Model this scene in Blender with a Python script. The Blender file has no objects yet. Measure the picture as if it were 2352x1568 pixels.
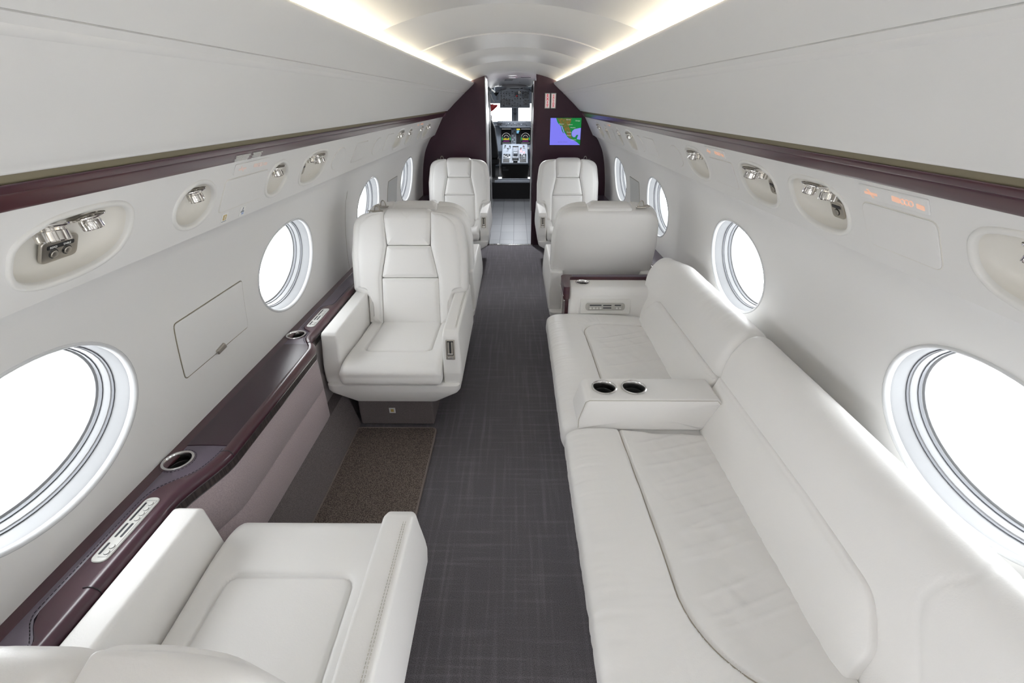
import bpy, math, random
import numpy as np
from mathutils import Vector, Matrix, noise, geometry
random.seed(7)
D = bpy.data
C = bpy.context.scene.collection
PI = math.pi
# ------------------------------------------------------------------ camera, world, exposure
cam_d = D.cameras.new('camera'); cam = D.objects.new('camera', cam_d); C.objects.link(cam)
bpy.context.scene.camera = cam
F = 1045.0
cam_d.sensor_fit = 'HORIZONTAL'; cam_d.sensor_width = 36.0
cam_d.lens = 36.0 * F / 2352.0
cam_d.clip_start = 0.02; cam_d.clip_end = 200
PITCH = math.atan(552.0 / F); YAW = math.atan(8.0 / F * math.cos(PITCH))
cam.location = (0.018, 0.0, 1.605)
cam.rotation_euler = (PI/2 - PITCH, 0, YAW)
w = D.worlds.new('overcast_sky'); bpy.context.scene.world = w; w.use_nodes = True
SKY = 8.4
w.node_tree.nodes['Background'].inputs[0].default_value = (0.966, 0.980, 1.0, 1)
w.node_tree.nodes['Background'].inputs[1].default_value = SKY
COVE = 27.0
sc = bpy.context.scene
sc.view_settings.view_transform = 'Standard'; sc.view_settings.look = 'None'
sc.view_settings.gamma = 1.0; sc.view_settings.use_curve_mapping = False
sc.view_settings.exposure = 0.02
sc.cycles.max_bounces = 14; sc.cycles.diffuse_bounces = 9; sc.cycles.glossy_bounces = 4
sc.cycles.transparent_max_bounces = 8
sc.cycles.sample_clamp_indirect = 8.0

def portal(x, y, z, sx, sy, side):
    l = D.lights.new('window_portal', 'AREA'); l.shape = 'RECTANGLE'; l.size = sy; l.size_y = sx
    l.cycles.is_portal = True
    o = D.objects.new('window_portal', l); C.objects.link(o)
    o.location = (x, y, z); o.rotation_euler = (0, side * PI/2, PI/2 if False else 0)
    # area lights shine along local -Z: turn it to face the cabin
    o.rotation_euler = Vector((-side, 0, -0.15)).to_track_quat('-Z', 'Z').to_euler()
    return o

# ------------------------------------------------------------------ materials
def mat(name, col, rough=0.5, metal=0.0, spec=0.5, coat=0.0, bump=None, emis=None, var=None, sheen=0.0):
    m = D.materials.new(name); m.use_nodes = True; nt = m.node_tree
    b = nt.nodes['Principled BSDF']
    b.inputs['Base Color'].default_value = (*col, 1); b.inputs['Roughness'].default_value = rough
    b.inputs['Metallic'].default_value = metal; b.inputs['Specular IOR Level'].default_value = spec
    b.inputs['Coat Weight'].default_value = coat; b.inputs['Coat Roughness'].default_value = 0.22
    b.inputs['Sheen Weight'].default_value = sheen
    tc = nt.nodes.new('ShaderNodeTexCoord')
    if emis:
        b.inputs['Emission Color'].default_value = (*emis[0], 1); b.inputs['Emission Strength'].default_value = emis[1]
    if bump:   # list of (scale, strength, distance)
        prev = None
        for (s, st, dist) in bump:
            n = nt.nodes.new('ShaderNodeTexNoise'); n.inputs['Scale'].default_value = s; n.inputs['Detail'].default_value = 3
            nt.links.new(tc.outputs['Object'], n.inputs['Vector'])
            bp = nt.nodes.new('ShaderNodeBump'); bp.inputs['Strength'].default_value = st; bp.inputs['Distance'].default_value = dist
            nt.links.new(n.outputs['Fac'], bp.inputs['Height'])
            if prev: nt.links.new(prev.outputs['Normal'], bp.inputs['Normal'])
            prev = bp
        nt.links.new(prev.outputs['Normal'], b.inputs['Normal'])
    if var:    # (scale vec, colour 2, contrast lo, hi)
        mp = nt.nodes.new('ShaderNodeMapping'); mp.inputs['Scale'].default_value = var[0]
        n = nt.nodes.new('ShaderNodeTexNoise'); n.inputs['Scale'].default_value = 1.0; n.inputs['Detail'].default_value = 4
        nt.links.new(tc.outputs['Object'], mp.inputs['Vector']); nt.links.new(mp.outputs['Vector'], n.inputs['Vector'])
        r = nt.nodes.new('ShaderNodeValToRGB'); r.color_ramp.elements[0].position = var[2]; r.color_ramp.elements[1].position = var[3]
        r.color_ramp.elements[0].color = (*col, 1); r.color_ramp.elements[1].color = (*var[1], 1)
        nt.links.new(n.outputs['Fac'], r.inputs['Fac']); nt.links.new(r.outputs['Color'], b.inputs['Base Color'])
    return m

M = {}
M['leather'] = mat('white_leather', (0.83, 0.82, 0.805), 0.42, spec=0.45, bump=[(260, 0.10, 0.002), (14, 0.10, 0.01)])
M['leather_top'] = mat('cream_leather', (0.72, 0.69, 0.62), 0.42, bump=[(260, 0.10, 0.002)])
M['stitch'] = mat('seam_thread', (0.52, 0.50, 0.45), 0.7)
M['wall'] = mat('white_wall_panel', (0.745, 0.74, 0.73), 0.5, spec=0.4)
M['bin'] = mat('white_satin_panel', (0.765, 0.76, 0.745), 0.45, spec=0.4)
M['ceil'] = mat('ceiling_panel', (0.77, 0.765, 0.755), 0.38, spec=0.5)
M['tan'] = mat('tan_recess', (0.22, 0.19, 0.125), 0.6)
M['plastic'] = mat('white_plastic', (0.74, 0.735, 0.71), 0.35)
M['recess'] = mat('cream_plastic', (0.72, 0.70, 0.65), 0.4)
M['frame'] = mat('window_frame_white', (0.62, 0.63, 0.64), 0.25, spec=0.5)
M['inframe'] = mat('pale_grey_shade_frame', (0.30, 0.305, 0.315), 0.35, spec=0.4)
M['track'] = mat('grey_gasket', (0.10, 0.105, 0.12), 0.35)
M['mahog'] = mat('mahogany', (0.072, 0.021, 0.026), 0.30, coat=0.6, var=((6, 1.5, 30), (0.050, 0.012, 0.026), 0.35, 0.65))
M['bulk'] = mat('dark_wood_veneer', (0.062, 0.022, 0.038), 0.34, spec=0.4, var=((3, 60, 1.2), (0.045, 0.018, 0.032), 0.35, 0.65))
M['pleather'] = mat('plum_leather', (0.115, 0.088, 0.125), 0.30, spec=0.9, bump=[(240, 0.12, 0.002)])
M['plid'] = mat('plum_lid_leather', (0.050, 0.026, 0.038), 0.34, spec=0.6, bump=[(240, 0.10, 0.002)])
M['band'] = mat('woven_dark_band', (0.020, 0.013, 0.013), 0.6, var=((8, 260, 8), (0.05, 0.036, 0.034), 0.45, 0.6))
M['silver'] = mat('polished_metal', (0.72, 0.71, 0.70), 0.18, metal=1.0)
M['chrome'] = mat('chrome', (0.80, 0.78, 0.75), 0.10, metal=1.0)
M['satin'] = mat('satin_nickel', (0.50, 0.47, 0.42), 0.33, metal=1.0)
M['fabric'] = mat('lilac_fabric', (0.47, 0.395, 0.412), 0.85, bump=[(900, 0.35, 0.002)], var=((300, 300, 300), (0.38, 0.315, 0.332), 0.4, 0.6), sheen=0.2)
M['gfabric'] = mat('grey_fabric', (0.36, 0.33, 0.33), 0.85, bump=[(900, 0.35, 0.002)])
M['riser'] = mat('brown_grey_carpet', (0.26, 0.225, 0.225), 0.95, bump=[(700, 0.9, 0.004)], var=((420, 420, 420), (0.13, 0.11, 0.112), 0.4, 0.62))
M['mat'] = mat('brown_loop_mat', (0.30, 0.245, 0.21), 0.95, bump=[(420, 1.0, 0.006)], var=((230, 230, 230), (0.10, 0.075, 0.065), 0.42, 0.58))
M['matedge'] = mat('mat_binding', (0.24, 0.20, 0.185), 0.9)
M['black'] = mat('black_plastic', (0.010, 0.010, 0.012), 0.35)
M['matt'] = mat('matt_black', (0.006, 0.006, 0.007), 0.8)
M['label'] = mat('dark_label', (0.02, 0.024, 0.03), 0.4)
M['ctl'] = mat('control_plate', (0.66, 0.66, 0.63), 0.35)
M['nick'] = mat('pale_nickel_plate', (0.46, 0.45, 0.42), 0.4, metal=0.2)
M['white'] = mat('white_print', (0.8, 0.8, 0.78), 0.5)
M['red'] = mat('red_print', (0.75, 0.03, 0.06), 0.5, emis=((0.8, 0.05, 0.09), 0.25))
M['signface'] = mat('sign_face', (0.75, 0.62, 0.62), 0.5, emis=((1.0, 0.80, 0.80), 0.28))
M['signframe'] = mat('sign_frame', (0.45, 0.50, 0.46), 0.5)
M['orange'] = mat('lit_pictogram', (0.8, 0.58, 0.48), 0.5, emis=((1.0, 0.40, 0.20), 0.34))
M['orange2'] = mat('dim_pictogram', (0.82, 0.68, 0.64), 0.5, emis=((1.0, 0.5, 0.35), 0.03))
M['gold'] = mat('gold_print', (0.55, 0.40, 0.12), 0.5)
M['steel'] = mat('grey_print', (0.25, 0.28, 0.34), 0.5)
M['cove'] = mat('cove_lamp', (1, 1, 1), 0.5, emis=((1.0, 0.88, 0.66), COVE))
M['ocean'] = mat('screen_ocean', (0, 0, 0), 0.3, emis=((0.20, 0.19, 0.86), 1.0))
M['land'] = mat('screen_land', (0, 0, 0), 0.3, emis=((0.0, 0.20, 0.035), 1.0))
M['desert'] = mat('screen_hills', (0, 0, 0), 0.3, emis=((0.17, 0.10, 0.018), 1.0), var=None)
M['gulf'] = mat('screen_gulf', (0, 0, 0), 0.3, emis=((0.26, 0.27, 0.80), 1.0))
M['scrtext'] = mat('screen_text', (0, 0, 0), 0.3, emis=((0.55, 0.55, 0.55), 1.0))
M['scrdim'] = mat('screen_text_dim', (0, 0, 0), 0.3, emis=((0.12, 0.12, 0.5), 1.0))
M['cockpit'] = mat('cockpit_grey', (0.25, 0.28, 0.325), 0.45)
M['cockpit_l'] = mat('cockpit_light_grey', (0.30, 0.33, 0.38), 0.45)
M['yel'] = mat('display_yellow', (0, 0, 0), 0.3, emis=((0.8, 0.65, 0.05), 1.0))
M['cyan'] = mat('display_blue', (0, 0, 0), 0.3, emis=((0.25, 0.6, 0.9), 1.0))
M['grn'] = mat('display_green', (0, 0, 0), 0.3, emis=((0.03, 0.35, 0.12), 1.0))
M['mag'] = mat('display_magenta', (0, 0, 0), 0.3, emis=((0.4, 0.03, 0.4), 1.0))
M['dwhite'] = mat('display_white', (0, 0, 0), 0.3, emis=((0.7, 0.7, 0.7), 1.0))
M['glare'] = mat('dark_glareshield', (0.035, 0.04, 0.05), 0.6)
M['lens'] = mat('added_dome_lens', (.9, .9, .9), 0.4, emis=((.95, .97, 1.0), 0.8))
M['lamp'] = mat('lamp_lens', (1, 1, 1), 0.3, emis=((0.95, 0.97, 1.0), 14.0))
M['rubber'] = mat('cup_rubber', (0.02, 0.022, 0.022), 0.3)
M['jamb'] = mat('brushed_jamb', (0.40, 0.41, 0.41), 0.35, metal=0.3)
M['redlight'] = mat('red_cover', (0.85, 0.03, 0.04), 0.35)
M['seamline'] = mat('seam_shadow_thread', (0.42, 0.38, 0.32), 0.8)
M['blackfab'] = mat('black_upholstery', (0.012, 0.012, 0.014), 0.7)

nt_ = M['desert'].node_tree; b_ = nt_.nodes['Principled BSDF']; tc_ = nt_.nodes.new('ShaderNodeTexCoord'); nz_ = nt_.nodes.new('ShaderNodeTexNoise')
nz_.inputs['Scale'].default_value = 45; nz_.inputs['Detail'].default_value = 5; rp_ = nt_.nodes.new('ShaderNodeValToRGB')
rp_.color_ramp.elements[0].position = .42; rp_.color_ramp.elements[1].position = .58
rp_.color_ramp.elements[0].color = (.20, .11, .02, 1); rp_.color_ramp.elements[1].color = (.07, .12, .02, 1)
nt_.links.new(tc_.outputs['Object'], nz_.inputs['Vector']); nt_.links.new(nz_.outputs['Fac'], rp_.inputs['Fac']); nt_.links.new(rp_.outputs['Color'], b_.inputs['Emission Color'])

def glass_mat():
    m = D.materials.new('clear_pane'); m.use_nodes = True; nt = m.node_tree
    for n in list(nt.nodes): nt.nodes.remove(n)
    o = nt.nodes.new('ShaderNodeOutputMaterial'); mx = nt.nodes.new('ShaderNodeMixShader')
    t = nt.nodes.new('ShaderNodeBsdfTransparent'); t.inputs[0].default_value = (0.97, 0.98, 0.98, 1)
    g = nt.nodes.new('ShaderNodeBsdfGlossy'); g.inputs['Roughness'].default_value = 0.02
    mx.inputs[0].default_value = 0.04
    nt.links.new(t.outputs[0], mx.inputs[1]); nt.links.new(g.outputs[0], mx.inputs[2])
    nt.links.new(mx.outputs[0], o.inputs[0]); return m
M['glass'] = glass_mat()

def carpet_mat():
    m = mat('charcoal_carpet', (0.12, 0.11, 0.12), 0.95, bump=[(800, 1.0, 0.004)])
    nt = m.node_tree; b = nt.nodes['Principled BSDF']; tc = nt.nodes.new('ShaderNodeTexCoord')
    def nz(scale, s=1.0, det=2):
        mp = nt.nodes.new('ShaderNodeMapping'); mp.inputs['Scale'].default_value = scale
        n = nt.nodes.new('ShaderNodeTexNoise'); n.inputs['Scale'].default_value = s; n.inputs['Detail'].default_value = det
        nt.links.new(tc.outputs['Object'], mp.inputs['Vector']); nt.links.new(mp.outputs['Vector'], n.inputs['Vector']); return n.outputs['Fac']
    def ramp(f, a, b_, c0, c1):
        r = nt.nodes.new('ShaderNodeMapRange'); r.inputs['From Min'].default_value = a; r.inputs['From Max'].default_value = b_
        r.inputs['To Min'].default_value = c0; r.inputs['To Max'].default_value = c1; nt.links.new(f, r.inputs['Value']); return r.outputs[0]
    def mth(op, x, y):
        n = nt.nodes.new('ShaderNodeMath'); n.operation = op
        for i, q in enumerate((x, y)):
            if isinstance(q, float): n.inputs[i].default_value = q
            else: nt.links.new(q, n.inputs[i])
        return n.outputs[0]
    a = ramp(nz((55, 2.2, 1)), 0.50, 0.85, 0.0, 1.0)      # streaks running forward
    c = ramp(nz((3.0, 60, 1)), 0.52, 0.78, 0.0, 1.0)      # streaks running across
    g = ramp(nz((420, 420, 420), det=1), 0.3, 0.7, 0.55, 1.45)
    s = mth('ADD', mth('MULTIPLY', a, 0.34), mth('MULTIPLY', c, 0.25))
    k = mth('MULTIPLY', mth('ADD', s, 0.85), g)
    vm = nt.nodes.new('ShaderNodeVectorMath'); vm.operation = 'SCALE'; vm.inputs[0].default_value = (0.205, 0.192, 0.212)
    nt.links.new(k, vm.inputs['Scale']); nt.links.new(vm.outputs[0], b.inputs['Base Color'])
    return m
M['carpet'] = carpet_mat()

def tile_mat():
    m = mat('grey_entry_floor', (0.30, 0.31, 0.33), 0.28); nt = m.node_tree; b = nt.nodes['Principled BSDF']
    tc = nt.nodes.new('ShaderNodeTexCoord'); br = nt.nodes.new('ShaderNodeTexBrick')
    br.inputs['Scale'].default_value = 1.0; br.offset = 0.0
    br.inputs['Color1'].default_value = (0.32, 0.33, 0.345, 1); br.inputs['Color2'].default_value = (0.27, 0.28, 0.30, 1)
    br.inputs['Mortar'].default_value = (0.12, 0.125, 0.135, 1); br.inputs['Mortar Size'].default_value = 0.004
    br.inputs['Brick Width'].default_value = 0.18; br.inputs['Row Height'].default_value = 0.42
    nt.links.new(tc.outputs['Object'], br.inputs['Vector']); nt.links.new(br.outputs['Color'], b.inputs['Base Color']); return m
M['tile'] = tile_mat()

# ------------------------------------------------------------------ object helpers
def link(o, parent=None, label=None, cat=None, group=None, kind=None):
    C.objects.link(o)
    if parent: o.parent = parent
    if label: o['label'] = label
    if cat: o['category'] = cat
    if group: o['group'] = group
    if kind: o['kind'] = kind
    return o
def thing(name, loc, label, cat, group=None, rotz=0.0):
    o = D.objects.new(name, None); o.location = loc; o.rotation_euler = (0, 0, rotz); o.empty_display_size = 0.1
    return link(o, None, label, cat, group)
def mk(name, vf, m, parent=None, smooth=35, bev=0.0, seg=2, **kw):
    verts, faces = vf
    me = D.meshes.new(name); me.from_pydata([tuple(v) for v in verts], [], faces); me.validate()
    ms = m if isinstance(m, (list, tuple)) else [m]
    for x in ms: me.materials.append(x)
    me.update()
    if smooth:
        me.polygons.foreach_set('use_smooth', [True] * len(me.polygons))
        if smooth < 180: me.set_sharp_from_angle(angle=math.radians(smooth))
    o = D.objects.new(name, me)
    if bev:
        b = o.modifiers.new('bevel', 'BEVEL'); b.width = bev; b.segments = seg; b.limit_method = 'ANGLE'; b.angle_limit = math.radians(32)
        me.polygons.foreach_set('use_smooth', [True] * len(me.polygons))
        b.harden_normals = True
    return link(o, parent, **kw)
def join(*vfs):
    V, Fs = [], []
    for v, f in vfs:
        n = len(V); V += list(v); Fs += [tuple(i + n for i in q) for q in f]
    return V, Fs
def xf(vf, fn): return [fn(Vector(v)) for v in vf[0]], vf[1]
def box(x0, x1, y0, y1, z0, z1):
    v = [(x, y, z) for z in (z0, z1) for y in (y0, y1) for x in (x0, x1)]
    return [Vector(q) for q in v], [(0, 2, 3, 1), (4, 5, 7, 6), (0, 1, 5, 4), (2, 6, 7, 3), (0, 4, 6, 2), (1, 3, 7, 5)]
def loft(rings, cap=True, closed=True):
    n = len(rings[0]); V = [Vector(p) for r in rings for p in r]; Fs = []
    for k in range(len(rings) - 1):
        a, b = k * n, (k + 1) * n
        for i in range(n if closed else n - 1):
            j = (i + 1) % n; Fs.append((a + i, a + j, b + j, b + i))
    if cap and closed:
        Fs.append(tuple(range(n - 1, -1, -1))); Fs.append(tuple((len(rings) - 1) * n + i for i in range(n)))
    return V, Fs
def tube(p0, p1, r0, r1=None, n=20):
    p0, p1 = Vector(p0), Vector(p1); r1 = r0 if r1 is None else r1
    q = (p1 - p0).to_track_quat('Z', 'Y'); R = []
    for p, r in ((p0, r0), (p1, r1)):
        R.append([p + q @ Vector((r * math.cos(t), r * math.sin(t), 0)) for t in [2 * PI * i / n for i in range(n)]])
    return loft(R)
def lathe(prof, n=32, flute=0.0, nf=10):   # prof: list of (radius, z)
    R = []
    for (r, z) in prof:
        ring = []
        for i in range(n):
            t = 2 * PI * i / n; rr = r * (1 - flute * (1 if math.cos(nf * t) > 0.2 else 0)) if flute and r > 0 else r
            ring.append((rr * math.cos(t), rr * math.sin(t), z))
        R.append(ring)
    return loft(R, cap=False)
def path_tube(pts, r, n=6, closed=False):
    pts = [Vector(p) for p in pts]; R = []
    for i, p in enumerate(pts):
        a = pts[i - 1] if (i > 0 or closed) else p; b = pts[(i + 1) % len(pts)] if (i < len(pts) - 1 or closed) else p
        q = (b - a).to_track_quat('Z', 'Y')
        R.append([p + q @ Vector((r * math.cos(2 * PI * k / n), r * math.sin(2 * PI * k / n), 0)) for k in range(n)])
    if closed: R.append(R[0])
    return loft(R, cap=not closed)
def rpoly(pts, step=0.03, arc=6):
    """closed outline from (u, v, radius) corners, arcs at corners, subdivided edges"""
    n = len(pts); out = []
    P = [Vector((p[0], p[1])) for p in pts]
    for i in range(n):
        a, b, c = P[i - 1], P[i], P[(i + 1) % n]; r = pts[i][2] if len(pts[i]) > 2 else 0
        if r <= 1e-6: out.append(b); continue
        d1 = (a - b); d2 = (c - b); L1, L2 = d1.length, d2.length; d1 /= L1; d2 /= L2
        ang = math.acos(max(-1, min(1, d1.dot(d2)))); t = min(r / math.tan(ang / 2), L1 * 0.49, L2 * 0.49)
        p1, p2 = b + d1 * t, b + d2 * t
        for k in range(arc + 1):
            s = k / arc; out.append(p1 * (1 - s) ** 2 + b * 2 * s * (1 - s) + p2 * s ** 2)
    res = []
    for i in range(len(out)):
        a, b = out[i], out[(i + 1) % len(out)]; L = (b - a).length
        if L < 1e-6: continue
        k = max(1, int(L / step))
        for j in range(k): res.append(a.lerp(b, j / k))
    return res
def normals2(pts):
    n = len(pts); N = []
    area = sum(pts[i].x * pts[(i + 1) % n].y - pts[(i + 1) % n].x * pts[i].y for i in range(n))
    s = 1 if area > 0 else -1
    for i in range(n):
        d = (pts[(i + 1) % n] - pts[i - 1]); d.normalize(); N.append(Vector((-d.y, d.x)) * s)   # inward
    return N
def pad(outline, h0, h1, r, puff, fn, rb=None, steps=(0.12, 0.28, 0.5, 0.75, 1.0), arcn=4, cen=None, puffb=0.0):
    """closed cushion over a 2D outline between heights h0 (back) and h1 (front), rounded edges, domed front"""
    N = normals2(outline); n = len(outline); rb = r if rb is None else rb
    c = cen if (cen and not callable(cen)) else sum(outline, Vector((0, 0))) / n; rings = []
    OL = np.array([(p.x, p.y) for p in outline])
    wgt = np.array([(outline[(i + 1) % n] - outline[i - 1]).length / 2 for i in range(n)]); wgt = wgt / wgt.sum()
    lam = max(.012, .11 * math.sqrt(abs(sum(outline[i].x * outline[(i + 1) % n].y - outline[(i + 1) % n].x * outline[i].y for i in range(n))) / 2))
    def dome(pts, base):
        P = np.array([(p.x, p.y) for p in pts]); d = np.sqrt(((P[:, None, :] - OL[None]) ** 2).sum(2)) + 1e-4
        ds = ((d ** -3.0) * wgt[None]).sum(1) ** (-1 / 3.0)
        return 1 - np.exp(-np.maximum(ds - base, 0) / lam)
    def inner(ring2, h, up, pf, rr):
        out = []; tgt = (lambda p: cen(p)) if callable(cen) else (lambda p: c)
        st2 = steps if not pf or len(steps) < 4 else (.05, .1, .16, .24, .33, .43, .55, .68, .82, 1.0)
        base = 0
        if pf:
            P = np.array([(p.x, p.y) for p in ring2]); d = np.sqrt(((P[:, None, :] - OL[None]) ** 2).sum(2)) + 1e-4
            base = (((d ** -3.0) * wgt[None]).sum(1) ** (-1 / 3.0))
        for s in st2:
            q = [p.lerp(tgt(p), s) for p in ring2]
            hh = dome(q, base * (1 - s)) if pf else [0] * len(q)
            out.append([(a_, h + up * pf * float(b_)) for a_, b_ in zip(q, hh)])
        return out
    def edge(h, up, rr):
        out = []
        for k in range(arcn + 1):
            th = PI / 2 * k / arcn; R_ = [rr(p) for p in outline] if callable(rr) else [rr] * n
            out.append([(outline[i] + N[i] * R_[i] * (1 - math.cos(th)), h - up * R_[i] * (1 - math.sin(th))) for i in range(n)])
        return out
    ef = edge(h1, 1, r); eb = edge(h0, -1, rb)
    front = inner([p for p, _ in ef[-1]], h1, 1, puff, r); back = inner([p for p, _ in eb[-1]], h0, -1, puffb, rb)
    seq = back[::-1] + eb[::-1] + ef + front
    V = []; Fs = []
    if callable(cen):
        V, Fs = loft([[fn(p.x, p.y, h) for p, h in ring] for ring in seq], cap=False); Fs = [q[::-1] for q in Fs] if sum(outline[i].x * outline[(i + 1) % n].y - outline[(i + 1) % n].x * outline[i].y for i in range(n)) < 0 else Fs
        return V, Fs
    V.append(fn(c.x, c.y, seq[0][0][1]))
    for ring in seq[1:-1]: V += [fn(p.x, p.y, h) for p, h in ring]
    V.append(fn(c.x, c.y, seq[-1][0][1])); m = len(seq) - 2
    for i in range(n):
        j = (i + 1) % n; Fs.append((0, 1 + j, 1 + i)); Fs.append((len(V) - 1, 1 + (m - 1) * n + i, 1 + (m - 1) * n + j))
        for k in range(m - 1):
            a, b = 1 + k * n, 1 + (k + 1) * n; Fs.append((a + i, a + j, b + j, b + i))
    area = sum(outline[i].x * outline[(i + 1) % n].y - outline[(i + 1) % n].x * outline[i].y for i in range(n))
    if area < 0: Fs = [q[::-1] for q in Fs]
    return V, Fs
def flipf(vf): return vf[0], [q[::-1] for q in vf[1]]
def resample(pts, step, closed=True):
    P = [Vector(p) for p in pts]; 
    if closed: P = P + [P[0]]
    L = [0]
    for i in range(len(P) - 1): L.append(L[-1] + (P[i + 1] - P[i]).length)
    n = max(4, int(round(L[-1] / step))); out = []; j = 0
    for k in range(n if closed else n + 1):
        s = L[-1] * k / n
        while j < len(L) - 2 and L[j + 1] < s: j += 1
        t = (s - L[j]) / max(1e-9, L[j + 1] - L[j]); out.append(P[j].lerp(P[j + 1], t))
    return out
def smooth_loop(pts, it=2):
    for _ in range(it):
        q = []
        for i in range(len(pts)):
            a, b = pts[i], pts[(i + 1) % len(pts)]; q += [a.lerp(b, 0.25), a.lerp(b, 0.75)]
        pts = q
    return pts
def sweep(prof, t0, t1, step, endr, fn, disp=None, pstep=0.01, shift=None):
    """closed 2D profile swept along t with rounded ends; disp(a, b, t, nx, ny) moves the skin along its outward normal"""
    P = resample(prof, pstep); N = normals2(P); R = []
    st = []
    k = 5
    for i in range(k + 1):
        th = PI / 2 * i / k; st.append((t0 + endr * (1 - math.sin(th)) * 1.0 if False else t0 + endr * (1 - math.cos(PI / 2 * i / k)), endr * (1 - math.sin(th))))
    m = max(2, int((t1 - t0 - 2 * endr) / step))
    for i in range(1, m): st.append((t0 + endr + (t1 - t0 - 2 * endr) * i / m, 0))
    for i in range(k, -1, -1):
        st.append((t1 - endr * (1 - math.cos(PI / 2 * i / k)), endr * (1 - math.sin(PI / 2 * i / k))))
    for (t, ins) in st:
        ring = []
        for p, nn in zip(P, N):
            q = p + nn * ins
            if disp: q = q - nn * disp(p.x, p.y, t, -nn.x, -nn.y)
            ring.append(fn(q.x, q.y, t))
        R.append(ring)
    return loft(R)
def ss(x, a, b):
    t = max(0.0, min(1.0, (x - a) / (b - a))); return t * t * (3 - 2 * t)
def text_mesh(s, size, align='CENTER', bold=0.0):
    cu = D.curves.new('t', 'FONT'); cu.body = s; cu.size = size; cu.align_x = align; cu.align_y = 'CENTER'; cu.extrude = 0.0004; cu.offset = bold
    o = D.objects.new('t', cu); C.objects.link(o)
    dg = bpy.context.evaluated_depsgraph_get(); me = D.meshes.new_from_object(o.evaluated_get(dg))
    V = [v.co.copy() for v in me.vertices]; Fs = [tuple(p.vertices) for p in me.polygons]
    D.objects.remove(o); D.curves.remove(cu); D.meshes.remove(me); return V, Fs

# ------------------------------------------------------------------ cabin section (half widths)
Y0, Y1 = -2.6, 5.65
def Pw(s, pts):  # (w, z) at arc length s on a polyline
    acc = 0
    for i in range(len(pts) - 1):
        a, b = Vector(pts[i]), Vector(pts[i + 1]); L = (b - a).length
        if s <= acc + L or i == len(pts) - 2:
            return a.lerp(b, (s - acc) / L)
        acc += L
def catmull(pts, n=8):
    out = []
    P = [Vector(p) for p in pts]
    for i in range(len(P) - 1):
        p0 = P[i - 1] if i else P[i] * 2 - P[i + 1]; p1, p2 = P[i], P[i + 1]; p3 = P[i + 2] if i + 2 < len(P) else P[i + 1] * 2 - P[i]
        for k in range(n):
            t = k / n; out.append(0.5 * ((2 * p1) + (p2 - p0) * t + (2 * p0 - 5 * p1 + 4 * p2 - p3) * t * t + (3 * p1 - p0 - 3 * p2 + p3) * t ** 3))
    out.append(P[-1]); return out
WALLP = catmull([(0.890, 1.272), (0.903, 1.262), (0.945, 1.232), (0.985, 1.165), (1.02, 1.09), (1.048, 0.98), (1.066, 0.868), (1.080, 0.74), (1.087, 0.61), (1.088, 0.42)])
WL = sum((WALLP[i + 1] - WALLP[i]).length for i in range(len(WALLP) - 1))
PSUA, PSUB = Vector((0.790, 1.452)), Vector((0.894, 1.264)); PSUL = (PSUB - PSUA).length
def wall_s(z):
    acc = 0
    for i in range(len(WALLP) - 1):
        a, b = WALLP[i], WALLP[i + 1]
        if a.y >= z >= b.y: return acc + (b - a).length * (a.y - z) / (a.y - b.y)
        acc += (b - a).length
    return acc
def surf_frame(pts, s):
    p = Pw(s, pts); q = Pw(s + 0.01, pts); t = (q - p).normalized()
    return p, t, Vector((-t.y, t.x))      # point, downward tangent, outward normal (w, z)
def holed_sheet(L, pts, holes, ds=0.03, dy=0.08):
    """wall sheet over (y, s) with holes cut out; returns points in (y, s)"""
    V = []; E = []
    def loop(ps):
        n0 = len(V); V.extend(ps); E.extend([(n0 + i, n0 + (i + 1) % len(ps)) for i in range(len(ps))])
    ny = int((Y1 - Y0) / dy); ns = int(L / ds)
    b = [Vector((Y0 + (Y1 - Y0) * i / ny, 0)) for i in range(ny)] + [Vector((Y1, L * i / ns)) for i in range(ns)] + \
        [Vector((Y1 - (Y1 - Y0) * i / ny, L)) for i in range(ny)] + [Vector((Y0, L - L * i / ns)) for i in range(ns)]
    loop(b)
    for h in holes: loop(h)
    bb = [(min(p.x for p in h), max(p.x for p in h), min(p.y for p in h), max(p.y for p in h)) for h in holes]
    for i in range(1, ny):
        for j in range(1, ns):
            p = Vector((Y0 + (Y1 - Y0) * i / ny, L * j / ns)); ok = True
            for (x0, x1, s0, s1) in bb:
                if x0 - 0.012 < p.x < x1 + 0.012 and s0 - 0.012 < p.y < s1 + 0.012: ok = False
            if ok: V.append(p)
    v, e, f, *_ = geometry.delaunay_2d_cdt(V, E, [], 1, 1e-6)
    def inside(p, h):
        c = False
        for i in range(len(h)):
            a, b_ = h[i], h[i - 1]
            if (a.y > p.y) != (b_.y > p.y) and p.x < (b_.x - a.x) * (p.y - a.y) / (b_.y - a.y) + a.x: c = not c
        return c
    F2 = []
    for q in f:
        cen = sum((v[i] for i in q), Vector((0, 0))) / len(q)
        if any(x0 <= cen.x <= x1 and s0 <= cen.y <= s1 and inside(cen, h) for h, (x0, x1, s0, s1) in zip(holes, bb)): continue
        F2.append(tuple(q))
    return v, F2

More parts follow.
